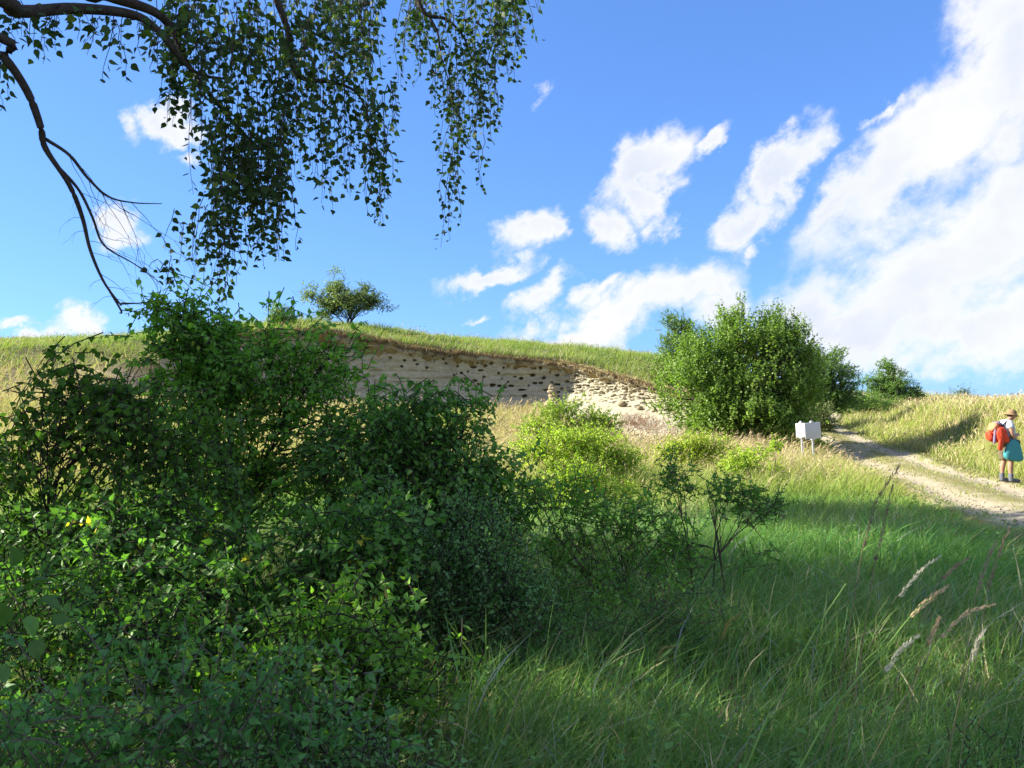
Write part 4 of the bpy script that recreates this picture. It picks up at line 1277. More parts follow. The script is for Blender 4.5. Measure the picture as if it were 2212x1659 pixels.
def shade_tree(label, x, y, h, r, seed, n, w=(.33, .52, .15), up=(.77, .21)):
    z0 = gz(x, y)
    t = thing('oak_tree', label, 'tree', (x, y, z0), 'trees off to the left that shade the foreground')
    crown_leaves(t, [(0, 0, h * .50, r, r, h * .36), (0, 0, h * up[0], r * .85, r * .85, h * up[1]), (0.3, -0.4, h * .26, r * .9, r * .9, h * .2)], n, (0.13, 0.20), seed, (0.05, 0.10, 0.026), w=w)
    tube_part('trunk', [(x, y, z0 - .2), (x + .1, y, z0 + h * .3), (x - .1, y + .1, z0 + h * .6), (x, y, z0 + h * .92)], 0.22, 0.04, M_BARK, t, (x, y, z0), 10)
    r_ = np.random.default_rng(seed)
    for i in range(6):
        a = i * 1.05 + r_.random()
        zz = z0 + h * (.25 + .08 * i)
        tube_part('branch', [(x, y, zz), (x + math.cos(a) * r * .4, y + math.sin(a) * r * .4, zz + .5), (x + math.cos(a) * r * .8, y + math.sin(a) * r * .8, zz + .9)], 0.07, 0.02, M_BARK, t, (x, y, z0), 6, 4)
    return t


shade_tree('tall broad oak standing farthest along the left side of the meadow', -12.6, 13.5, 12.2, 3.0, 301, 5200, (.03, .96, .01), (.90, .07))
shade_tree('oak beside the thicket, second from the far end of the left tree row', -12.0, 8.3, 11.4, 3.1, 302, 11500)
shade_tree('oak level with the viewer at the left edge of the thicket', -11.4, 3.6, 11.0, 3.1, 303, 14000)
shade_tree('oak standing behind the viewer at the near end of the tree row', -11.0, -1.4, 11.0, 3.2, 304, 13000)

# ------------------------------------------------------------------ grass
def in_view(x, y, margin=1.18):
    return np.abs(x) < y * 0.6376 * margin + 0.4


def blades(bag, P, h, w, lean, bend, c0, c1, K=3, r=rng):
    """Grass blades: ribbons of K rows ending in a point; colour runs from c0 at the root to c1 at the tip."""
    n = len(P)
    a = r.random(n) * 2 * PI
    face = np.stack([np.cos(a), np.sin(a), 0 * a], -1)
    rowsV, rowsC = [], []
    for i in range(K):
        t = i / K
        p = P + lean * (h * t)[:, None] + bend * (h * t * t)[:, None]
        p[:, 2] = P[:, 2] + h * t * (1 - 0.25 * t * np.minimum(1.6, np.linalg.norm(bend, axis=1)))
        ww = (w * (1 - 0.75 * t))[:, None] * face * .5
        rowsV += [p - ww, p + ww]
        rowsC += [c0 * (1 - t) + c1 * t] * 2
    p = P + lean * h[:, None] + bend * h[:, None]
    p[:, 2] = P[:, 2] + h * (1 - 0.25 * np.minimum(1.6, np.linalg.norm(bend, axis=1)))
    rowsV.append(p)
    rowsC.append(c1)
    kv = 2 * K + 1
    V_ = np.stack(rowsV, 1).reshape(-1, 3)
    C_ = np.stack(rowsC, 1).reshape(-1, 3)
    f = []
    for i in range(K - 1):
        f += [(2 * i, 2 * i + 1, 2 * i + 3), (2 * i, 2 * i + 3, 2 * i + 2)]
    f.append((2 * K - 2, 2 * K - 1, 2 * K))
    F_ = (np.arange(n)[:, None, None] * kv + np.array(f)[None]).reshape(-1, 3)
    bag.add(V_, F_, C_)
    return p


GREEN0, GREEN1 = np.array((0.066, 0.145, 0.026)), np.array((0.098, 0.220, 0.044))
YEL0, YEL1 = np.array((0.13, 0.18, 0.035)), np.array((0.22, 0.26, 0.06))
STR0, STR1 = np.array((0.23, 0.205, 0.10)), np.array((0.40, 0.345, 0.215))
rg = np.random.default_rng(31)
bag_lush, bag_meadow, bag_bank, bag_hill, bag_head = Bag(), Bag(), Bag(), Bag(), Bag()
RINGS = [(1.7, 4, 2600, .0045, 4), (4, 7, 1700, .006, 3), (7, 11, 950, .008, 3), (11, 16, 560, .011, 2), (16, 24, 330, .016, 2), (24, 34, 210, .024, 2), (34, 58, 120, .036, 1)]
for d0, d1, dens_, bw, K in RINGS:
    ext = 1.3 if d0 < 20 else 0.0
    n = int((d1 * d1 - d0 * d0) * 0.6376 * 1.17 * dens_ * (1 + ext / (0.746 * .5 * (d0 + d1))))
    y = np.sqrt(rg.random(n) * (d1 * d1 - d0 * d0) + d0 * d0)
    x = (rg.random(n) * 2 - 1) * (y * 0.6376 * 1.17 + ext)
    off = road_off(x, y) / (1.02 - 0.12 * sstep(12, 19, y) - 0.12 * sstep(28, 36, y))
    cl = fbm(xyz0(x, y), 1.1, 2, 61)
    keep = rg.random(n) < 0.55 + 0.9 * (cl - 0.3)
    # wheel ruts stay bare, the middle and the edges are patchy
    rn = fbm(xyz0(x, y), 1.6, 2, 62)
    ao = np.abs(off)
    keep &= ~((ao < 0.36) & (rn < 0.36)) & ~((ao >= 0.36) & (ao < 1.12 + (rn - .5) * 0.9))
    sd = -poly_sd(x, y, CUT)[0]
    ppx_ = 512 + FPX * x / y
    # sparse on the talus and below the cliff face
    tal_zone = (sd < 0.9) & (sd > -4.6) & (ppx_ > 545) & (ppx_ < 720)
    keep &= ~(tal_zone & (rg.random(n) < 0.94))
    keep &= ~((sd < 0.75) & (sd > -0.9) & (x > -19) & (x < 9))
    leftslope = (ppx_ < 330) & (sd > -7) & (sd < 0.7) & (y > 25)
    keep &= ~(leftslope & (rg.random(n) < 0.60))
    # under the thicket only a thin growth
    thick_zone = (y < 7.5) & (ppx_ < 470) & (y > 2.2)
    keep &= ~(thick_zone & (rg.random(n) < 0.6))
    x, y, off, sd, ppx_ = (v[keep] for v in (x, y, off, sd, ppx_))
    n = len(x)
    z = ground_h(x, y) - 0.02
    # on the lip the turf sheet lies a little above the terrain
    z = np.where((sd > 0.5) & (sd < 1.5) & (x > -19) & (x < 9), z + 0.02, z)
    P = np.stack([x, y, z], -1)
    dr = dryness(x, y)
    ao = np.abs(off)
    on_track = ao < 1.7
    bank = off > 1.2
    hill = sd > 0.3
    meadow = (~bank) & (~hill) & (y > 15)
    h = np.where(meadow, rg.uniform(.35, .85, n), np.where(bank, rg.uniform(.25, .62, n), np.where(hill, rg.uniform(.18, .42, n), rg.uniform(.16, .46, n))))
    h *= np.where(hill, 0.35 + 1.5 * fbm(xyz0(x, y), 0.8, 3, 64) ** 1.5 * 1.5, 0.6 + 0.9 * fbm(xyz0(x, y), 0.7, 3, 63))
    h = np.where((y < 5) & (~on_track), h * 0.85, h)
    # short sward between the shade line and the track and near the sign
    short = sstep(3.2, 1.2, ao) * (~bank)
    h = h * (1 - 0.62 * short)
    h = np.where(on_track, rg.uniform(.05, .15, n), h)
    h = np.where(bank & (off < 2.4), h * (0.45 + 0.55 * sstep(1.2, 2.4, off)), h)
    nsg = np.exp(-(((x - 8.6) / 1.6) ** 2 + ((y - 21.6) / 2.6) ** 2))
    h = h * (1 - 0.80 * nsg)
    # a lower, greener strip where the meadow meets the shade
    strip = sstep(19.5, 15, y) * (~bank)
    h = h * (1 - 0.35 * strip * (y > 11))
    h = np.where((sd < 0) & (sd > -3) & (ppx_ > 545), h * 0.6, h)
    w = bw * rg.uniform(.6, 1.4, n) * np.where((rg.random(n) < .10) & (y < 9), 2.2, 1.0)
    tall = (rg.random(n) < .05) & (y < 14) & ~on_track
    h = np.where(tall, h * 1.7, h)
    lean = np.stack([0.12 + rg.normal(size=n) * .30, rg.normal(size=n) * .30, 0 * x], -1)
    bend = np.stack([0.22 + rg.normal(size=n) * .42, rg.normal(size=n) * .4, 0 * x], -1)
    straw = rg.random(n) < dr * 0.85
    v = rg.random((n, 1)) * .5 + .75
    yl = np.clip(dr * 1.4 + 0.72 * sstep(12.5, 15.5, y) + (fbm(xyz0(x, y), 0.8, 3, 66) - .5) * (.25 + .7 * sstep(8, 13, y)), 0, 1)[:, None]  # dryness and noise, plus yellow past the shade edge that paints in sunlight
    c0 = np.where(straw[:, None], STR0, GREEN0 * (1 - yl) + YEL0 * yl) * v
    c1 = np.where(straw[:, None], STR1, GREEN1 * (1 - yl) + YEL1 * yl) * v
    hm = hill[:, None] * np.array([.20, .13, .10])
    c0, c1 = c0 * (1 - hm), c1 * (1 - hm)
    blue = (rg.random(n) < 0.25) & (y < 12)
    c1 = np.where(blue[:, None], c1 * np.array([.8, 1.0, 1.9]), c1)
    for m, b in ((bank, bag_bank), (hill & ~bank, bag_hill), (meadow & ~on_track, bag_meadow)):
        if m.any():
            tips = blades(b, P[m], h[m], w[m], lean[m], bend[m], c0[m], c1[m], K, rg)
            hs_ = (straw[m]) & (rg.random(m.sum()) < (0.30 if d0 >= 11 else 0.1)) & (h[m] > 0.3)
            if hs_.any():
                tp = tips[hs_]
                ln = rg.uniform(.07, .14, hs_.sum()) * (1 if d0 < 24 else 1.4)
                ax_ = unit(lean[m][hs_] + bend[m][hs_] * 1.4 + np.array([0.25, 0, .8]))
                for q in range(2):
                    leaves(bag_head, tp - ax_ * (ln * .3)[:, None], ax_, rnd_dir(len(tp), rg), ln, 0.16 if d0 < 24 else .2, np.array((0.46, 0.38, 0.24)) * rg.uniform(.8, 1.2, (len(tp), 1)), LEAF2)
    m = ~bank & ~hill & ~(meadow & ~on_track)
    if m.any():
        blades(bag_lush, P[m], h[m], w[m], lean[m], bend[m], c0[m], c1[m], K, rg)
o = bag_lush.build('meadow_grass', M_GRASS)
tag(o, 'lush green shaded grass in the foreground and along the track', 'grass', 'stuff')
o = bag_meadow.build('dry_grass', M_GRASS)
tag(o, 'tall dry straw-coloured grass of the meadow below the cliff', 'grass', 'stuff')
o = bag_bank.build('bank_grass', M_GRASS)
tag(o, 'yellow-green grass covering the bank right of the track', 'grass', 'stuff')
o = bag_hill.build('hill_grass', M_GRASS)
tag(o, 'short pale green grass on the hill above the cliff', 'grass', 'stuff')
o = bag_head.build('seed_heads_on_grass', M_STRAW)
o.name = 'flowering_grass'
tag(o, 'straw-coloured seed heads of grass scattered over meadow and bank', 'grass', 'stuff')

# tall fine grasses standing before the cliff face
tb, hbag = Bag(), Bag()
for px, py in [(430, 420), (447, 423), (471, 411), (487, 405), (497, 406), (510, 400), (520, 402), (527, 403), (480, 417), (465, 424), (540, 425), (575, 425), (597, 430), (610, 422), (622, 436), (640, 438), (655, 440), (500, 420), (586, 440), (530, 430)]:
    D = rg.uniform(20, 25)
    tip = at(px, py, D)
    base = np.array([tip[0] - rg.uniform(.15, .4), D, gz(tip[0] - .3, D)])
    P = curve_between(base[None], tip[None], np.array([[-.12, 0, .15]]), 6)
    tubes(tb, P, np.linspace(.006, .004, 6)[None], 3, np.array((0.34, 0.29, 0.14)))
    ax_ = unit(P[:, -1] - P[:, -2] + np.array([[.05, 0, -.02]]))
    for q in range(3):
        leaves(hbag, P[:, -2] * .35 + P[:, -1] * .65, ax_, rnd_dir(1, rg), rg.uniform(.2, .3, 1), 0.13, np.array([[0.46, 0.38, 0.22]]), LEAF2)
o = tb.build('reed_grass', M_STRAW)
tag(o, 'thin tall straw stalks standing in front of the cliff face', 'grass', 'stuff')
hd_ = hbag.build('seed_heads', M_STRAW, o)
hd_['kind'] = 'stuff'

# small stones on the track
n = 2600
q = rg.integers(0, len(L2) - 1, n)
q = q[(L2[q, 1] > 7) & (L2[q, 1] < 40)]
n = len(q)
o_ = rg.uniform(-1.25, 1.25, n)
x = L2[q, 0] + Nn[q, 0] * o_ + rg.normal(size=n) * .05
y = L2[q, 1] + Nn[q, 1] * o_ + rg.normal(size=n) * .15
sz = rg.uniform(.010, .034, n) * (1 + .8 * (rg.random(n) < .06))
octv = np.array([(1, 0, 0), (0, 1, 0), (-1, 0, 0), (0, -1, 0), (0, 0, .7), (0, 0, -.5)], float)
octf = np.array([(0, 1, 4), (1, 2, 4), (2, 3, 4), (3, 0, 4), (1, 0, 5), (2, 1, 5), (3, 2, 5), (0, 3, 5)])
VV = np.stack([x, y, ground_h(x, y) + .015], -1)[:, None] + octv[None] * sz[:, None, None] * rg.uniform(.7, 1.3, (n, 6, 1))
sb_ = Bag()
sb_.add(VV.reshape(-1, 3), (np.arange(n)[:, None, None] * 6 + octf[None]).reshape(-1, 3), np.repeat(np.array((.36, .32, .25)) * rg.uniform(.6, 1.25, (n, 1)), 6, 0))
o = sb_.build('gravel', M_ROAD)
tag(o, 'small loose stones scattered over the sandy track', 'gravel', 'stuff')

# tufts on the track: along its middle, at its edges and scattered in the ruts
n = 26000
q = rg.integers(0, len(L2) - 1, n)
q = q[(L2[q, 1] > 6) & (L2[q, 1] < 46)]
n = len(q)
o_ = np.where(rg.random(n) < .62, rg.normal(size=n) * .22, np.where(rg.random(n) < .7, rg.choice([-1, 1], n) * rg.uniform(1.0, 1.5, n), rg.uniform(-1.2, 1.2, n)))
x = L2[q, 0] + Nn[q, 0] * o_ + rg.normal(size=n) * .04
y = L2[q, 1] + Nn[q, 1] * o_ + rg.normal(size=n) * .12
cl = fbm(xyz0(x, y), 2.6, 3, 91)
kp = (cl > .50 - .06 * (np.abs(o_) < .4)) & ((np.abs(o_) < .5) | (np.abs(o_) > .95) | (cl > .62))
x, y, n = x[kp], y[kp], int(kp.sum())
tg_ = Bag()
hh = rg.uniform(.03, .12, n)
dd = np.hypot(x, y)
straw = (rg.random((n, 1)) < .3)
c0 = np.where(straw, STR0, YEL0 * .8) * rg.uniform(.7, 1.2, (n, 1))
c1 = np.where(straw, STR1, YEL1 * .8) * rg.uniform(.7, 1.2, (n, 1))
blades(tg_, np.stack([x, y, ground_h(x, y)], -1), hh, np.clip(dd * .0011, .006, .03), np.stack([rg.normal(size=n) * .5, rg.normal(size=n) * .5, 0 * x], -1), np.stack([rg.normal(size=n) * .5, rg.normal(size=n) * .5, 0 * x], -1), c0, c1, 2, rg)
o = tg_.build('track_grass', M_GRASS)
tag(o, 'short tufts of grass growing on the sandy track, mostly along its middle', 'grass', 'stuff')

# dry grass and roots hanging over the edge of the cliff
hb_ = Bag()
n = 5200
q = rg.integers(0, ns, n)
tipx = LP[q, 0] + OUT[q, 0] * (overh[q, -1] + outd[q, -1] * 0 + disp[q, -1] + rg.uniform(-.25, .06, n))
tipy = LP[q, 1] + OUT[q, 1] * (overh[q, -1] + disp[q, -1] + rg.uniform(-.25, .06, n))
P = np.stack([tipx, tipy, LP[q, 2] + .02], -1)
h = rg.uniform(.10, .32, n)
out3 = np.concatenate([OUT[q], np.zeros((n, 1))], 1)
c = np.where(rg.random((n, 1)) < .35, np.array((.075, .055, .038)), np.array((.30, .245, .12))) * rg.uniform(.7, 1.2, (n, 1))
dn = rg.uniform(-.9, .5, n)
V0 = P
V1 = P + out3 * (h * .35)[:, None] + np.array([0, 0, 1.]) * (h * .25 * (dn > -.2))[:, None] + rg.normal(size=(n, 3)) * .02
V2 = V1 + out3 * (h * .25)[:, None] + np.array([0, 0, 1.]) * (h * dn)[:, None] + rg.normal(size=(n, 3)) * .03
wd = np.concatenate([np.stack([OUT[q, 1], -OUT[q, 0]], -1), np.zeros((n, 1))], 1) * rg.uniform(.008, .018, (n, 1))
VV = np.stack([V0 - wd, V0 + wd, V1 + wd * .7, V1 - wd * .7, V2], 1).reshape(-1, 3)
FF = (np.arange(n)[:, None, None] * 5 + np.array([(0, 1, 2), (0, 2, 3), (3, 2, 4)])[None]).reshape(-1, 3)
hb_.add(VV, FF, np.repeat(c, 5, 0))
o = hb_.build('overhanging_grass', M_STRAW)
tag(o, 'dry grass and roots hanging over the upper edge of the cliff', 'grass', 'stuff')

# leafy weeds among the foreground grass
wb = Bag()
n = 8000
y = np.sqrt(rg.random(n) * (13 ** 2 - 2 ** 2) + 4)
x = (rg.random(n) * 2 - 1) * y * .7
cl = fbm(xyz0(x, y), 0.9, 2, 81)
kp = (cl > .50) & (road_off(x, y) < -1.6)
x, y = x[kp], y[kp]
n = len(x)
P0_ = np.stack([x, y, ground_h(x, y)], -1)
hh = rg.uniform(.08, .34, n)
for q in range(7):
    a = rg.random(n) * 2 * PI
    A = np.stack([np.cos(a), np.sin(a), rg.uniform(.0, .7, n)], -1)
    pp = P0_ + np.stack([0.06 * hh, 0 * hh, hh * (q + 1) / 7], -1)
    leaves(wb, pp, A, unit(rg.normal(size=(n, 3)) * .4 + np.array([0, 0, 1.])), rg.uniform(.02, .06, n), 0.55, np.array((0.07, 0.14, 0.03)) * rg.uniform(.7, 1.5, (n, 1)), LEAF2)
o = wb.build('undergrowth', M_LEAF)
tag(o, 'small leafy weeds growing among the foreground grass', 'weeds', 'stuff')

# reddish dry tangle on the talus
db = Bag()
for _ in range(2600):
    px = 654 + rg.normal() * 17
    D = 33.3 + rg.normal() * .75 - (px - 654) * .03
    x = (px - 512) / FPX * D
    b = np.array([x, D, gz(x, D) + .22])
    d_ = rnd_dir(1, rg)[0] * np.array([1, 1, .5]) + np.array([0.2, 0, .5])
    tubes(db, np.stack([b, b + d_ * rg.uniform(.2, .5)])[None], np.array([[.010, .006]]), 3, np.array((0.30, 0.185, 0.125)) * rg.uniform(.7, 1.3))
o = db.build('dry_weeds', M_STRAW)
tag(o, 'reddish brown dry weeds lying on the sand slope below the cliff', 'weeds', 'stuff')

# sand lumps fallen below the cliff
sandl = Bag()

# ------------------------------------------------------------------ sand pillar
def blob_mesh(name, size, seed, mat, parent, loc, tint, amp=.35, sub=3):
    import bmesh
    bm = bmesh.new()
    bmesh.ops.create_icosphere(bm, subdivisions=sub, radius=1.0)
    me = bpy.data.meshes.new(name)
    bm.to_mesh(me)
    bm.free()
    co = np.zeros(len(me.vertices) * 3, np.float32)
    me.vertices.foreach_get('co', co)
    co = co.reshape(-1, 3)
    co = co * (1 + amp * (fbm(co + seed * 3.1, 1.6, 3, seed)[:, None] - .5) * 2) * np.array(size)
    me.vertices.foreach_set('co', co.astype(np.float32).ravel())
    a = me.attributes.new('tint', 'FLOAT_COLOR', 'POINT')
    t = np.ones((len(co), 4), np.float32)
    t[:, :3] = np.array(tint) * (.85 + .3 * fbm(co * 4, 3, 2, seed)[:, None])
    a.data.foreach_set('color', t.ravel())
    me.polygons.foreach_set('use_smooth', np.ones(len(me.polygons), bool))
    me.update()
    return link(name, me, mat, parent, loc)


pb = at(553, 402, 38.4)
pil = thing('sand_pillar', 'small pale sand pillar left standing at the foot of the cliff', 'sand pillar', pb)
for i, (dx, dz, sx, sz) in enumerate([(0, -.15, .42, .28), (.02, .10, .26, .20), (-.02, .30, .20, .15), (-.05, .48, .23, .13), (-.03, .64, .20, .11), (-.08, .76, .13, .07)]):
    blob_mesh('sand_lump', (sx, sx * .9, sz), 11 + i, M_SAND, pil, (dx, 0, dz), (0.28, 0.235, 0.155), .22)
# loose lumps on the talus and under the stepped end
lumps_at = [(587, 408), (600, 415), (612, 408), (630, 418), (645, 424), (655, 410), (668, 420), (682, 428), (692, 432), (660, 432), (676, 412), (700, 436), (640, 408), (622, 404)]
for i, (px, py) in enumerate(lumps_at):
    D = 38.4 - (px - 587) * .058
    x = (px - 512) / FPX * D
    p = at(px, py, D)
    r_ = rg.uniform(.08, .2)
    ob = blob_mesh('sand_clod', (r_ * 1.3, r_, r_ * .8), 40 + i, M_SAND, None, (p[0], p[1], p[2]), (0.28, 0.235, 0.155), .3, 2)
    tag(ob, 'rough clod of pale sand lying on the talus below the stepped cliff end', 'clod', None, 'sand clods below the cliff')

# ------------------------------------------------------------------ tall single grasses in the near foreground
def grass_stalk(label, pts, D, r0, head, hcol, scol):
    P = np.array([at(500 + .2369 * zx, 425 + .2369 * zy, D) for zx, zy in pts])
    low = P[0].copy()
    d_ = P[0] - P[1]
    d_ = d_ / max(-d_[2], .05)
    low = P[0] + d_ * max(P[0][2] - 0.0, 0) * np.array([.8, .8, 1])
    low[2] = gz(low[0], low[1]) - .02
    Q = catmull(np.vstack([low, P]), 6)
    o_ = low
    t = thing('grass_stalk', label, 'grass stalk', o_, 'tall single grasses in the near foreground')
    b = Bag()
    tubes(b, Q[None] - o_, np.linspace(r0, r0 * .35, len(Q))[None], 4, np.array(scol))
    b.build('stem', M_GRASS, t, True)
    if head:
        hb_ = Bag()
        n0 = int(len(Q) * (1 - head))
        H_ = Q[n0:]
        n_ = 130
        u = rg.random(n_)
        pos = np.stack([np.interp(u, np.linspace(0, 1, len(H_)), H_[:, i]) for i in range(3)], -1)
        ax_ = unit(H_[-1] - H_[0])
        wid = 0.009 * np.sin(np.clip(u * .9 + .1, 0, 1) * PI)
        sd_ = rnd_dir(n_, rg)
        leaves(hb_, pos - o_ + sd_ * wid[:, None] * .4, ax_ + sd_ * .35, rnd_dir(n_, rg), rg.uniform(.009, .018, n_), .22, np.array(hcol) * rg.uniform(.75, 1.25, (n_, 1)), LEAF2)
        hb_.build('seed_head', M_STRAW, t)
    return t


GS, TS, WS = (0.17, 0.29, 0.08), (0.66, 0.50, 0.30), (0.64, 0.61, 0.46)
grass_stalk('long bare bright green stalk slanting up to the right, without seed head', [(1100, 1300), (1190, 1130), (1330, 870), (1460, 670)], 2.3, .0036, 0, TS, GS)
grass_stalk('green stalk with the large tan seed head bending right', [(1330, 1330), (1480, 1110), (1620, 950), (1750, 790), (1890, 680)], 2.3, .0038, .24, TS, GS)
grass_stalk('stalk with a whitish seed head below the large tan one', [(1560, 1180), (1630, 1040), (1690, 950), (1760, 895)], 2.2, .002, .62, WS, GS)
grass_stalk('stalk with a feathery pale seed head in the middle of the group', [(1600, 860), (1690, 720), (1760, 630), (1850, 560)], 2.6, .002, .6, WS, (0.2, 0.2, 0.1))
grass_stalk('tallest dark-tipped stalk reaching up to the track', [(1500, 700), (1545, 480), (1590, 320), (1690, 170)], 2.6, .002, .66, (0.20, 0.17, 0.12), (0.2, 0.18, 0.1))
grass_stalk('dark thin stalk just right of the tallest stalk', [(1560, 720), (1590, 560), (1625, 400), (1655, 260)], 2.7, .002, .66, (0.25, 0.21, 0.15), (0.2, 0.18, 0.1))
grass_stalk('stalk with tan head bending low at the right', [(1780, 1020), (1870, 890), (1960, 800), (2080, 760)], 2.5, .002, .6, TS, (0.22, 0.2, 0.1))
grass_stalk('left one of two upright pale stalks at the right edge', [(1990, 830), (2020, 690), (2050, 590), (2095, 490)], 2.7, .002, .6, (0.36, 0.30, 0.21), (0.25, 0.22, 0.12))
grass_stalk('right one of two upright pale stalks at the right edge', [(2040, 800), (2065, 680), (2100, 560), (2150, 440)], 2.8, .002, .6, (0.33, 0.25, 0.18), (0.25, 0.22, 0.12))
grass_stalk('short stalk with upright brown head below the feathery pale one', [(1775, 1010), (1805, 930), (1830, 870), (1852, 820)], 2.4, .0018, .6, TS, (0.2, 0.2, 0.1))
grass_stalk('pale stalk with a small head low at the right edge', [(1960, 1080), (1985, 1000), (2010, 930), (2040, 875)], 2.3, .0018, .6, WS, (0.2, 0.2, 0.1))
grass_stalk('thin brownish stalk between the feathery and the two upright ones', [(1810, 760), (1870, 650), (1920, 600), (1975, 565)], 2.7, .0018, .55, (0.33, 0.27, 0.17), (0.2, 0.2, 0.1))
grass_stalk('short yellowish grass head standing in the dark undergrowth, upright', [(915, 960), (935, 900), (960, 840), (1015, 800)], 3.2, .002, .6, (0.30, 0.27, 0.09), (0.14, 0.16, 0.05))
grass_stalk('curved yellowish grass head low among the dark undergrowth', [(645, 1080), (660, 1000), (680, 950), (725, 945)], 3.0, .002, .6, (0.27, 0.25, 0.08), (0.14, 0.16, 0.05))

# ------------------------------------------------------------------ white signs
M_WHITE = noise_material('white_board_paint', (0.46, 0.48, 0.50), (0.52, 0.54, 0.55), 3.0, 0.5, 0.05, spec=0.3)
M_STEEL = noise_material('galvanised_steel', (0.30, 0.33, 0.36), (0.40, 0.42, 0.45), 20, 0.5, 0.1, spec=0.5, metallic=0.35)


def box_bag(b, c, s):
    c, s = np.array(c, float), np.array(s, float) / 2
    q = np.array([(-1, -1, -1), (1, -1, -1), (1, 1, -1), (-1, 1, -1), (-1, -1, 1), (1, -1, 1), (1, 1, 1), (-1, 1, 1)])
    b.add(c + q * s, np.array([(0, 3, 2, 1), (4, 5, 6, 7), (0, 1, 5, 4), (1, 2, 6, 5), (2, 3, 7, 6), (3, 0, 4, 7)]))


def bevel(o_, w=.006, seg=2):
    m = o_.modifiers.new('bevel', 'BEVEL')
    m.width = w
    m.segments = seg
    return o_


def sign(label, px, D, rotz, tilt, bw, bh, zc, ph, two=False):
    base = on_ground(px, D)
    t = thing('info_sign', label, 'sign', base, 'white boards on posts beside the track', rotz)
    t.rotation_euler = (0, tilt, rotz)
    b = Bag()
    tubes(b, np.array([[(0, 0, -.1), (0, 0, ph * .5), (0, 0, ph)]]), np.array([[.034] * 3]), 10)
    b.build('post', M_STEEL, t, True)
    b = Bag()
    box_bag(b, (0, -.045, zc), (bw, .022, bh))
    bevel(b.build('board', M_WHITE, t), .008)
    for zz in (zc + bh * .5 + .012, zc - bh * .5 - .012):
        b = Bag()
        box_bag(b, (0, -.012, zz), (.09, .10, .05))
        bevel(b.build('clamp', M_WHITE if zz < zc else M_STEEL, t), .01)
    b = Bag()
    tubes(b, np.array([[(0, 0, ph), (0, 0, ph + .025), (0, 0, ph + .03)]]), np.array([[.032, .032, .012]]), 10)
    b.build('cap', M_STEEL, t, True)
    return t


# front board faces the viewer, the back pair is turned towards the sun
sign('front white sign board on a grey post, its face turned to the viewer', 814, 23.2, R(9), R(-4), .49, .47, 1.12, 1.38)
s2 = on_ground(788.5, 24.6)
t2 = sign('white sign board turned sideways to the sun, behind the front board', 802.5, 24.9, R(-52), R(-3), .31, .44, 1.10, 1.36)
# red-white chain hanging behind the boards
M_CHAIN = noise_material('red_white_chain', (0.65, 0.62, 0.60), (0.55, 0.10, 0.08), 14, 0.6, 0)
cb_ = Bag()
a_, b_ = on_ground(800, 24.2) + np.array([0, 0, .92]), on_ground(806.5, 24.0) + np.array([0, 0, .25])
for i in range(14):
    p = a_ * (1 - i / 13) + b_ * (i / 13) + np.array([.03 * math.sin(i * .5), 0, 0])
    tubes(cb_, np.array([[p, p + np.array([.004, 0, -.045])]]), np.array([[.010, .010]]), 5)
o = cb_.build('warning_tape', M_CHAIN)
tag(o, 'thin red and white tape hanging down behind the front sign board', 'tape')

# ------------------------------------------------------------------ the hiker
def mat_plain(name, c, rough=.8, spec=.2, var=.12, scale=30):
    c = np.array(c)
    return noise_material(name, tuple(c * (1 - var)), tuple(np.minimum(c * (1 + var), .9)), scale, rough, .15, spec=spec)


M_SKIN = mat_plain('skin', (0.34, 0.185, 0.13), .55, .35, .06)
M_SHIRT = mat_plain('pale_blue_cotton', (0.42, 0.47, 0.52), .9, .1, .06)
M_SHORTS = mat_plain('khaki_cotton', (0.14, 0.115, 0.075), .9, .1)
M_BOOT = mat_plain('grey_boot', (0.115, 0.125, 0.15), .8, .2)
M_HAT = mat_plain('tan_felt', (0.27, 0.175, 0.095), .9, .1)
M_RED = mat_plain('orange_red_nylon', (0.52, 0.05, 0.018), .6, .3)
M_ORANGE = mat_plain('faded_orange_nylon', (0.50, 0.20, 0.10), .7, .2)
M_DARK = mat_plain('dark_nylon', (0.035, 0.033, 0.045), .7, .3)
M_VIOLET = mat_plain('violet_grey_nylon', (0.18, 0.14, 0.22), .7, .2)
M_TEAL = mat_plain('teal_fabric', (0.05, 0.24, 0.27), .75, .2, .1)
M_HAIR = mat_plain('brown_hair', (0.06, 0.04, 0.03), .7, .3)


def skin_mesh(name, verts, edges, radii, root, mat, parent, levels=2):
    me = bpy.data.meshes.new(name)
    me.from_pydata(verts, edges, [])
    o_ = link(name, me, mat, parent)
    o_.modifiers.new('skin', 'SKIN').use_smooth_shade = True
    sv = me.skin_vertices[0].data
    for i, r_ in enumerate(radii):
        rr = r_ if isinstance(r_, tuple) else (r_, r_)
        sv[i].radius = rr
        sv[i].use_root = (i == root)
    s = o_.modifiers.new('sub', 'SUBSURF')
    s.levels = levels
    s.render_levels = levels
    return o_


class Skel:
    def __init__(self):
        self.v, self.e, self.r = [], [], []

    def add(self, p, r_, link_=None):
        self.v.append(p)
        self.r.append(r_)
        if link_ is not None:
            self.e.append((link_, len(self.v) - 1))
        return len(self.v) - 1

    def chain(self, start, items):
        i = start
        for p, r_ in items:
            i = self.add(p, r_, i)
        return i


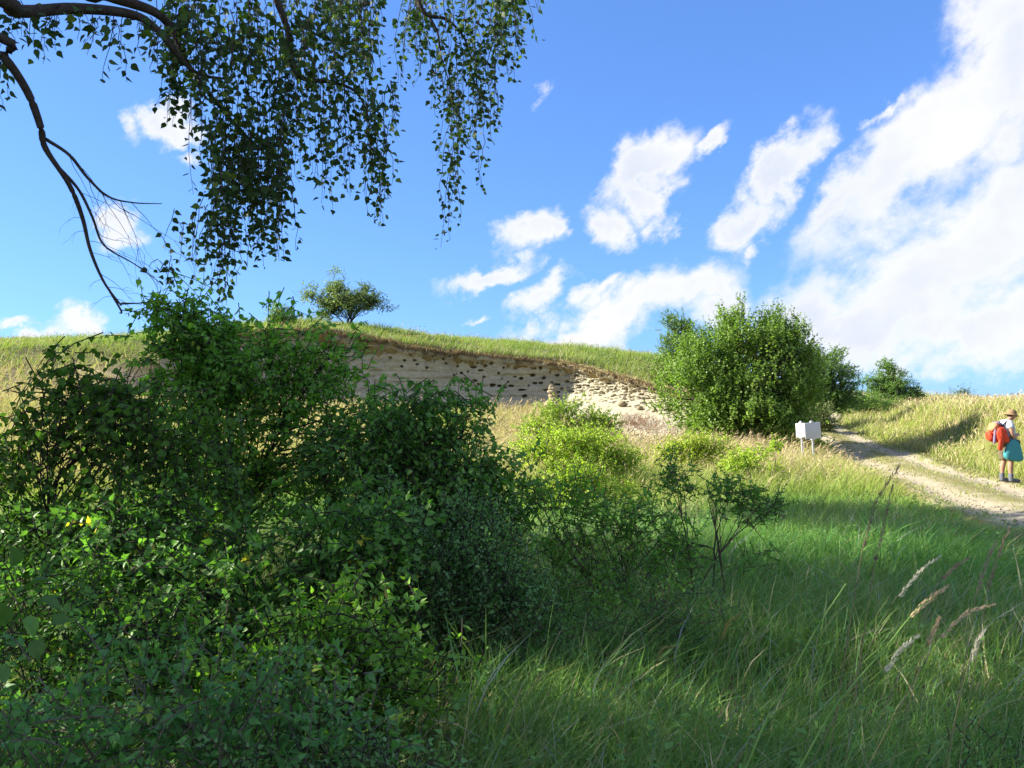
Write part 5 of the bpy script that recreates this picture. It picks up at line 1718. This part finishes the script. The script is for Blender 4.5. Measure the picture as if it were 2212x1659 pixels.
hp = on_ground(1006.0, 17.8)
hiker = thing('person', 'hiker in tan hat, pale shirt and shorts, looking down beside the track', 'person', (hp[0], hp[1], hp[2] + .02))
k = Skel()
pel = k.add((-.02, 0, .80), .13)
ch1 = k.add((.0, 0, .95), .135, pel)
ch2 = k.add((-.005, 0, 1.12), .14, ch1)
ch3 = k.add((-.005, 0, 1.27), .125, ch2)
nk = k.add((.045, 0, 1.375), .055, ch3)
nk2 = k.add((.085, 0, 1.41), .05, nk)
hd1 = k.add((.115, 0, 1.455), .075, nk2)
hd2 = k.add((.12, 0, 1.52), .08, hd1)
k.add((.12, 0, 1.565), .05, hd2)
jaw = k.add((.175, 0, 1.405), .036, hd1)
k.add((.213, 0, 1.445), .014, hd1)                # nose
for s in (-1, 1):
    k.add((.115, s * .083, 1.465), .014, hd1)      # ears
    fo_x = .035 if s < 0 else -.045
    hip = k.add((-.02, s * .085, .76), .095, pel)
    kn = k.chain(hip, [((-.005 + fo_x * .4, s * .09, .62), .078), ((.005 + fo_x * .6, s * .09, .47), .058), ((-.02 + fo_x * .8, s * .09, .36), .06), ((-.02 + fo_x, s * .09, .20), .042), ((-.02 + fo_x, s * .09, .09), .04)])
    k.chain(kn, [((.06 + fo_x, s * .1, .045), .035), ((.14 + fo_x, s * .105, .035), .03)])
    sh = k.add((-.01, s * .155, 1.315), .062, ch3)
    el_ = k.chain(sh, [((-.03, s * .205, 1.22), .052), ((-.035, s * .23, 1.10), .044), ((-.02, s * .235, 1.025), .04)])
    wr = k.chain(el_, [((.06, s * .19, 1.02), .036), ((.135, s * .125, 1.035), .026)])
    pm = k.chain(wr, [((.175, s * .095, 1.045), .026), ((.20, s * .075, 1.05), .024)])
    for f, (dy, dz, ln) in enumerate([(-.028, .018, .055), (-.01, .022, .065), (.01, .02, .06), (.026, .012, .048)]):
        k.chain(pm, [((.218, s * (.066 + dy * .4), 1.05 + dz + dy * .6), .009), ((.235, s * (.05 + dy * .3), 1.045 + dz + dy * .6), .0085), ((.238, s * (.035 + dy * .2), 1.03 + dz + dy * .6), .008)])
    k.chain(wr, [((.165, s * .075, 1.065), .012), ((.19, s * .05, 1.075), .010)])
skin_mesh('body', k.v, k.e, k.r, pel, M_SKIN, hiker)
# eyes and brows
for s in (-1, 1):
    blob_mesh('eye', (.008, .011, .008), 3, M_DARK, hiker, (.183, s * .032, 1.462), (.04, .03, .03), 0, 1)
blob_mesh('hair', (.078, .084, .075), 9, M_HAIR, hiker, (.095, 0, 1.50), (.06, .04, .03), .08, 2)
# shirt
k = Skel()
a0 = k.add((-.01, 0, .90), .15)
a1 = k.add((.015, 0, 1.0), (.165, .165), a0)
a2 = k.add((.0, 0, 1.13), .158, a1)
a3 = k.add((-.01, 0, 1.27), .142, a2)
k.add((.035, 0, 1.36), .075, a3)
for s in (-1, 1):
    q = k.add((-.015, s * .16, 1.315), .078, a3)
    k.chain(q, [((-.035, s * .205, 1.235), .075), ((-.04, s * .22, 1.185), .072)])
skin_mesh('shirt', k.v, k.e, k.r, a2, M_SHIRT, hiker)
k = Skel()
a0 = k.add((-.015, 0, .84), .15)
k.add((-.01, 0, .93), .145, a0)
for s in (-1, 1):
    fo_x = .035 if s < 0 else -.045
    k.chain(a0, [((-.01 + fo_x * .3, s * .09, .72), .112), ((.0 + fo_x * .5, s * .095, .58), .105), ((.005 + fo_x * .6, s * .095, .46), .10)])
skin_mesh('shorts', k.v, k.e, k.r, a0, M_SHORTS, hiker)
for s in (-1, 1):
    fo_x = .035 if s < 0 else -.045
    k = Skel()
    q = k.add((-.02 + fo_x, s * .095, .215), .056)
    q2 = k.add((-.025 + fo_x, s * .095, .14), .058, q)
    q3 = k.add((-.02 + fo_x, s * .098, .055), .058, q2)
    k.chain(q3, [((.06 + fo_x, s * .102, .052), .052), ((.13 + fo_x, s * .108, .045), .045), ((.175 + fo_x, s * .11, .04), .035)])
    skin_mesh('boot', k.v, k.e, k.r, 1, M_BOOT, hiker)


def lathe(name, prof, mat, parent, loc, sides=28, rot=(0, 0, 0), sx=1, sy=1):
    prof = np.array(prof, float)
    a = np.arange(sides) / sides * 2 * PI
    V_ = np.stack([prof[:, None, 0] * np.cos(a) * sx, prof[:, None, 0] * np.sin(a) * sy, np.broadcast_to(prof[:, None, 1], (len(prof), sides))], -1).reshape(-1, 3)
    i = np.arange(len(prof) * sides).reshape(len(prof), sides)
    j = np.roll(i, -1, 1)
    F_ = np.stack([i[:-1], j[:-1], j[1:], i[1:]], -1).reshape(-1, 4)
    o_ = link(name, mesh_np(name, V_, F_, None, True), mat, parent, loc)
    o_.rotation_euler = rot
    return o_


lathe('hat', [(.10, -.01), (.145, -.022), (.15, -.018), (.148, -.012), (.102, .006), (.097, .03), (.09, .075), (.075, .10), (.045, .112), (.001, .114)], M_HAT, hiker, (.115, 0, 1.505), 28, (0, R(10), 0), 1.05, .92)


def soft(name, verts_fn, mat, parent, loc, size, seed, amp=.08, rot=(0, 0, 0), power=3.5):
    """A rounded, slightly lumpy box (superellipsoid)."""
    import bmesh
    bm = bmesh.new()
    bmesh.ops.create_icosphere(bm, subdivisions=4, radius=1.0)
    me = bpy.data.meshes.new(name)
    bm.to_mesh(me)
    bm.free()
    co = np.zeros(len(me.vertices) * 3, np.float32)
    me.vertices.foreach_get('co', co)
    co = co.reshape(-1, 3).astype(float)
    m = (np.abs(co) ** power).sum(1) ** (1 / power)
    co = co / m[:, None]
    co *= (1 + amp * (fbm(co + seed, 1.8, 3, seed)[:, None] - .5) * 2)
    if verts_fn:
        co = verts_fn(co)
    co *= np.array(size) / 2
    me.vertices.foreach_set('co', co.astype(np.float32).ravel())
    me.polygons.foreach_set('use_smooth', np.ones(len(me.polygons), bool))
    me.update()
    o_ = link(name, me, mat, parent, loc)
    o_.rotation_euler = rot
    return o_


hl = np.array(hiker.location)
pack = thing('backpack', 'orange-red backpack on the hiker\'s back', 'backpack', tuple(hl + np.array([-.26, 0, 1.08])))
soft('pack_body', None, M_RED, pack, (0.01, 0, 0), (.20, .30, .40), 3, .06, (0, R(10), 0))
soft('pack_lid', None, M_ORANGE, pack, (-.055, -.02, .15), (.13, .28, .22), 4, .08, (0, R(25), 0), 2.6)
soft('pack_net', None, M_VIOLET, pack, (.05, 0, .22), (.16, .24, .09), 5, .1, (0, R(15), 0), 2.5)
soft('pocket', None, M_RED, pack, (-.13, 0, -.05), (.09, .20, .20), 6, .1, (0, R(-8), 0), 2.8)
soft('side_strip', None, M_VIOLET, pack, (-.09, -.14, -.06), (.045, .06, .34), 7, .05, (0, R(6), 0))
b = Bag()
for s in (-1, 1):
    tubes(b, catmull([(.08, s * .11, .15), (.20, s * .12, .275), (.29, s * .12, .23), (.335, s * .115, .12), (.32, s * .13, -.02), (.20, s * .15, -.10), (.08, s * .13, -.12)], 5)[None], np.full((1, 31), .017), 6)
b.build('strap', M_DARK, pack, True)
jk = thing('jacket', 'bright red jacket tied over the side of the backpack', 'jacket', tuple(hl + np.array([-.2, -.19, 1.06])))
soft('jacket_body', lambda c: c * np.array([1, 1, 1]) + np.stack([.25 * np.sin(c[:, 2] * 3) * .2, .3 * np.sin(c[:, 0] * 7) * .3, 0 * c[:, 0]], -1), M_RED, jk, (-.02, 0, 0), (.22, .10, .32), 8, .12, (0, R(-12), 0), 2.6)
soft('sleeve', None, M_RED, jk, (-.06, -.01, -.20), (.11, .08, .30), 9, .12, (0, R(6), 0), 2.4)
soft('sleeve', None, M_RED, jk, (.05, -.02, -.05), (.10, .09, .26), 10, .12, (0, R(-20), 0), 2.4)
bagt = thing('shoulder_bag', 'teal cloth bag hanging at the hiker\'s hip', 'bag', tuple(hl + np.array([.015, -.20, .72])))


def bag_shape(c):
    z = c[:, 2]
    c = c.copy()
    wdt = .84 - .30 * np.clip(z, -.6, 1) - .12 * np.clip(z - .5, 0, 1)
    c[:, 0] = c[:, 0] * wdt + .10 * z * .2 - .06 * z + .02
    c[:, 1] *= .75 - .35 * z
    c[:, 2] = z - .08 * c[:, 0]
    return c


soft('bag_body', bag_shape, M_TEAL, bagt, (0, 0, 0), (.42, .16, .46), 12, .05, (0, R(6), 0), 4.0)
b = Bag()
tubes(b, catmull([(.02, .01, .2), (-.02, .06, .36), (-.06, .12, .55), (-.02, .20, .66), (.10, .26, .55), (.17, .24, .35), (.10, .06, .2)], 5)[None], np.full((1, 31), .010), 6)
b.build('strap', M_DARK, bagt, True)
po = thing('belt_pouch', 'black pouch at the front of the hiker\'s belt', 'pouch', tuple(hl + np.array([.17, -.05, .87])))
soft('pouch_body', None, M_DARK, po, (0, 0, 0), (.12, .20, .17), 13, .06, (0, 0, 0), 3)
b = Bag()
a = np.linspace(0, 2 * PI, 25)
tubes(b, np.stack([np.cos(a) * .165 - .17, np.sin(a) * .165 + .05, .06 + 0 * a], -1)[None], np.full((1, 25), .018), 6)
b.build('belt', M_DARK, po, True)
cm = thing('camera_device', 'small pale camera held in front of the hiker\'s chest', 'camera', tuple(hl + np.array([.235, 0, 1.06])))
soft('camera_body', None, M_WHITE, cm, (0, 0, 0), (.045, .10, .06), 14, .01, (0, 0, 0), 6)
lathe('lens', [(.001, 0), (.018, 0), (.020, .012), (.016, .022), (.001, .022)], M_DARK, cm, (.02, 0, 0), 14, (0, R(90), 0))
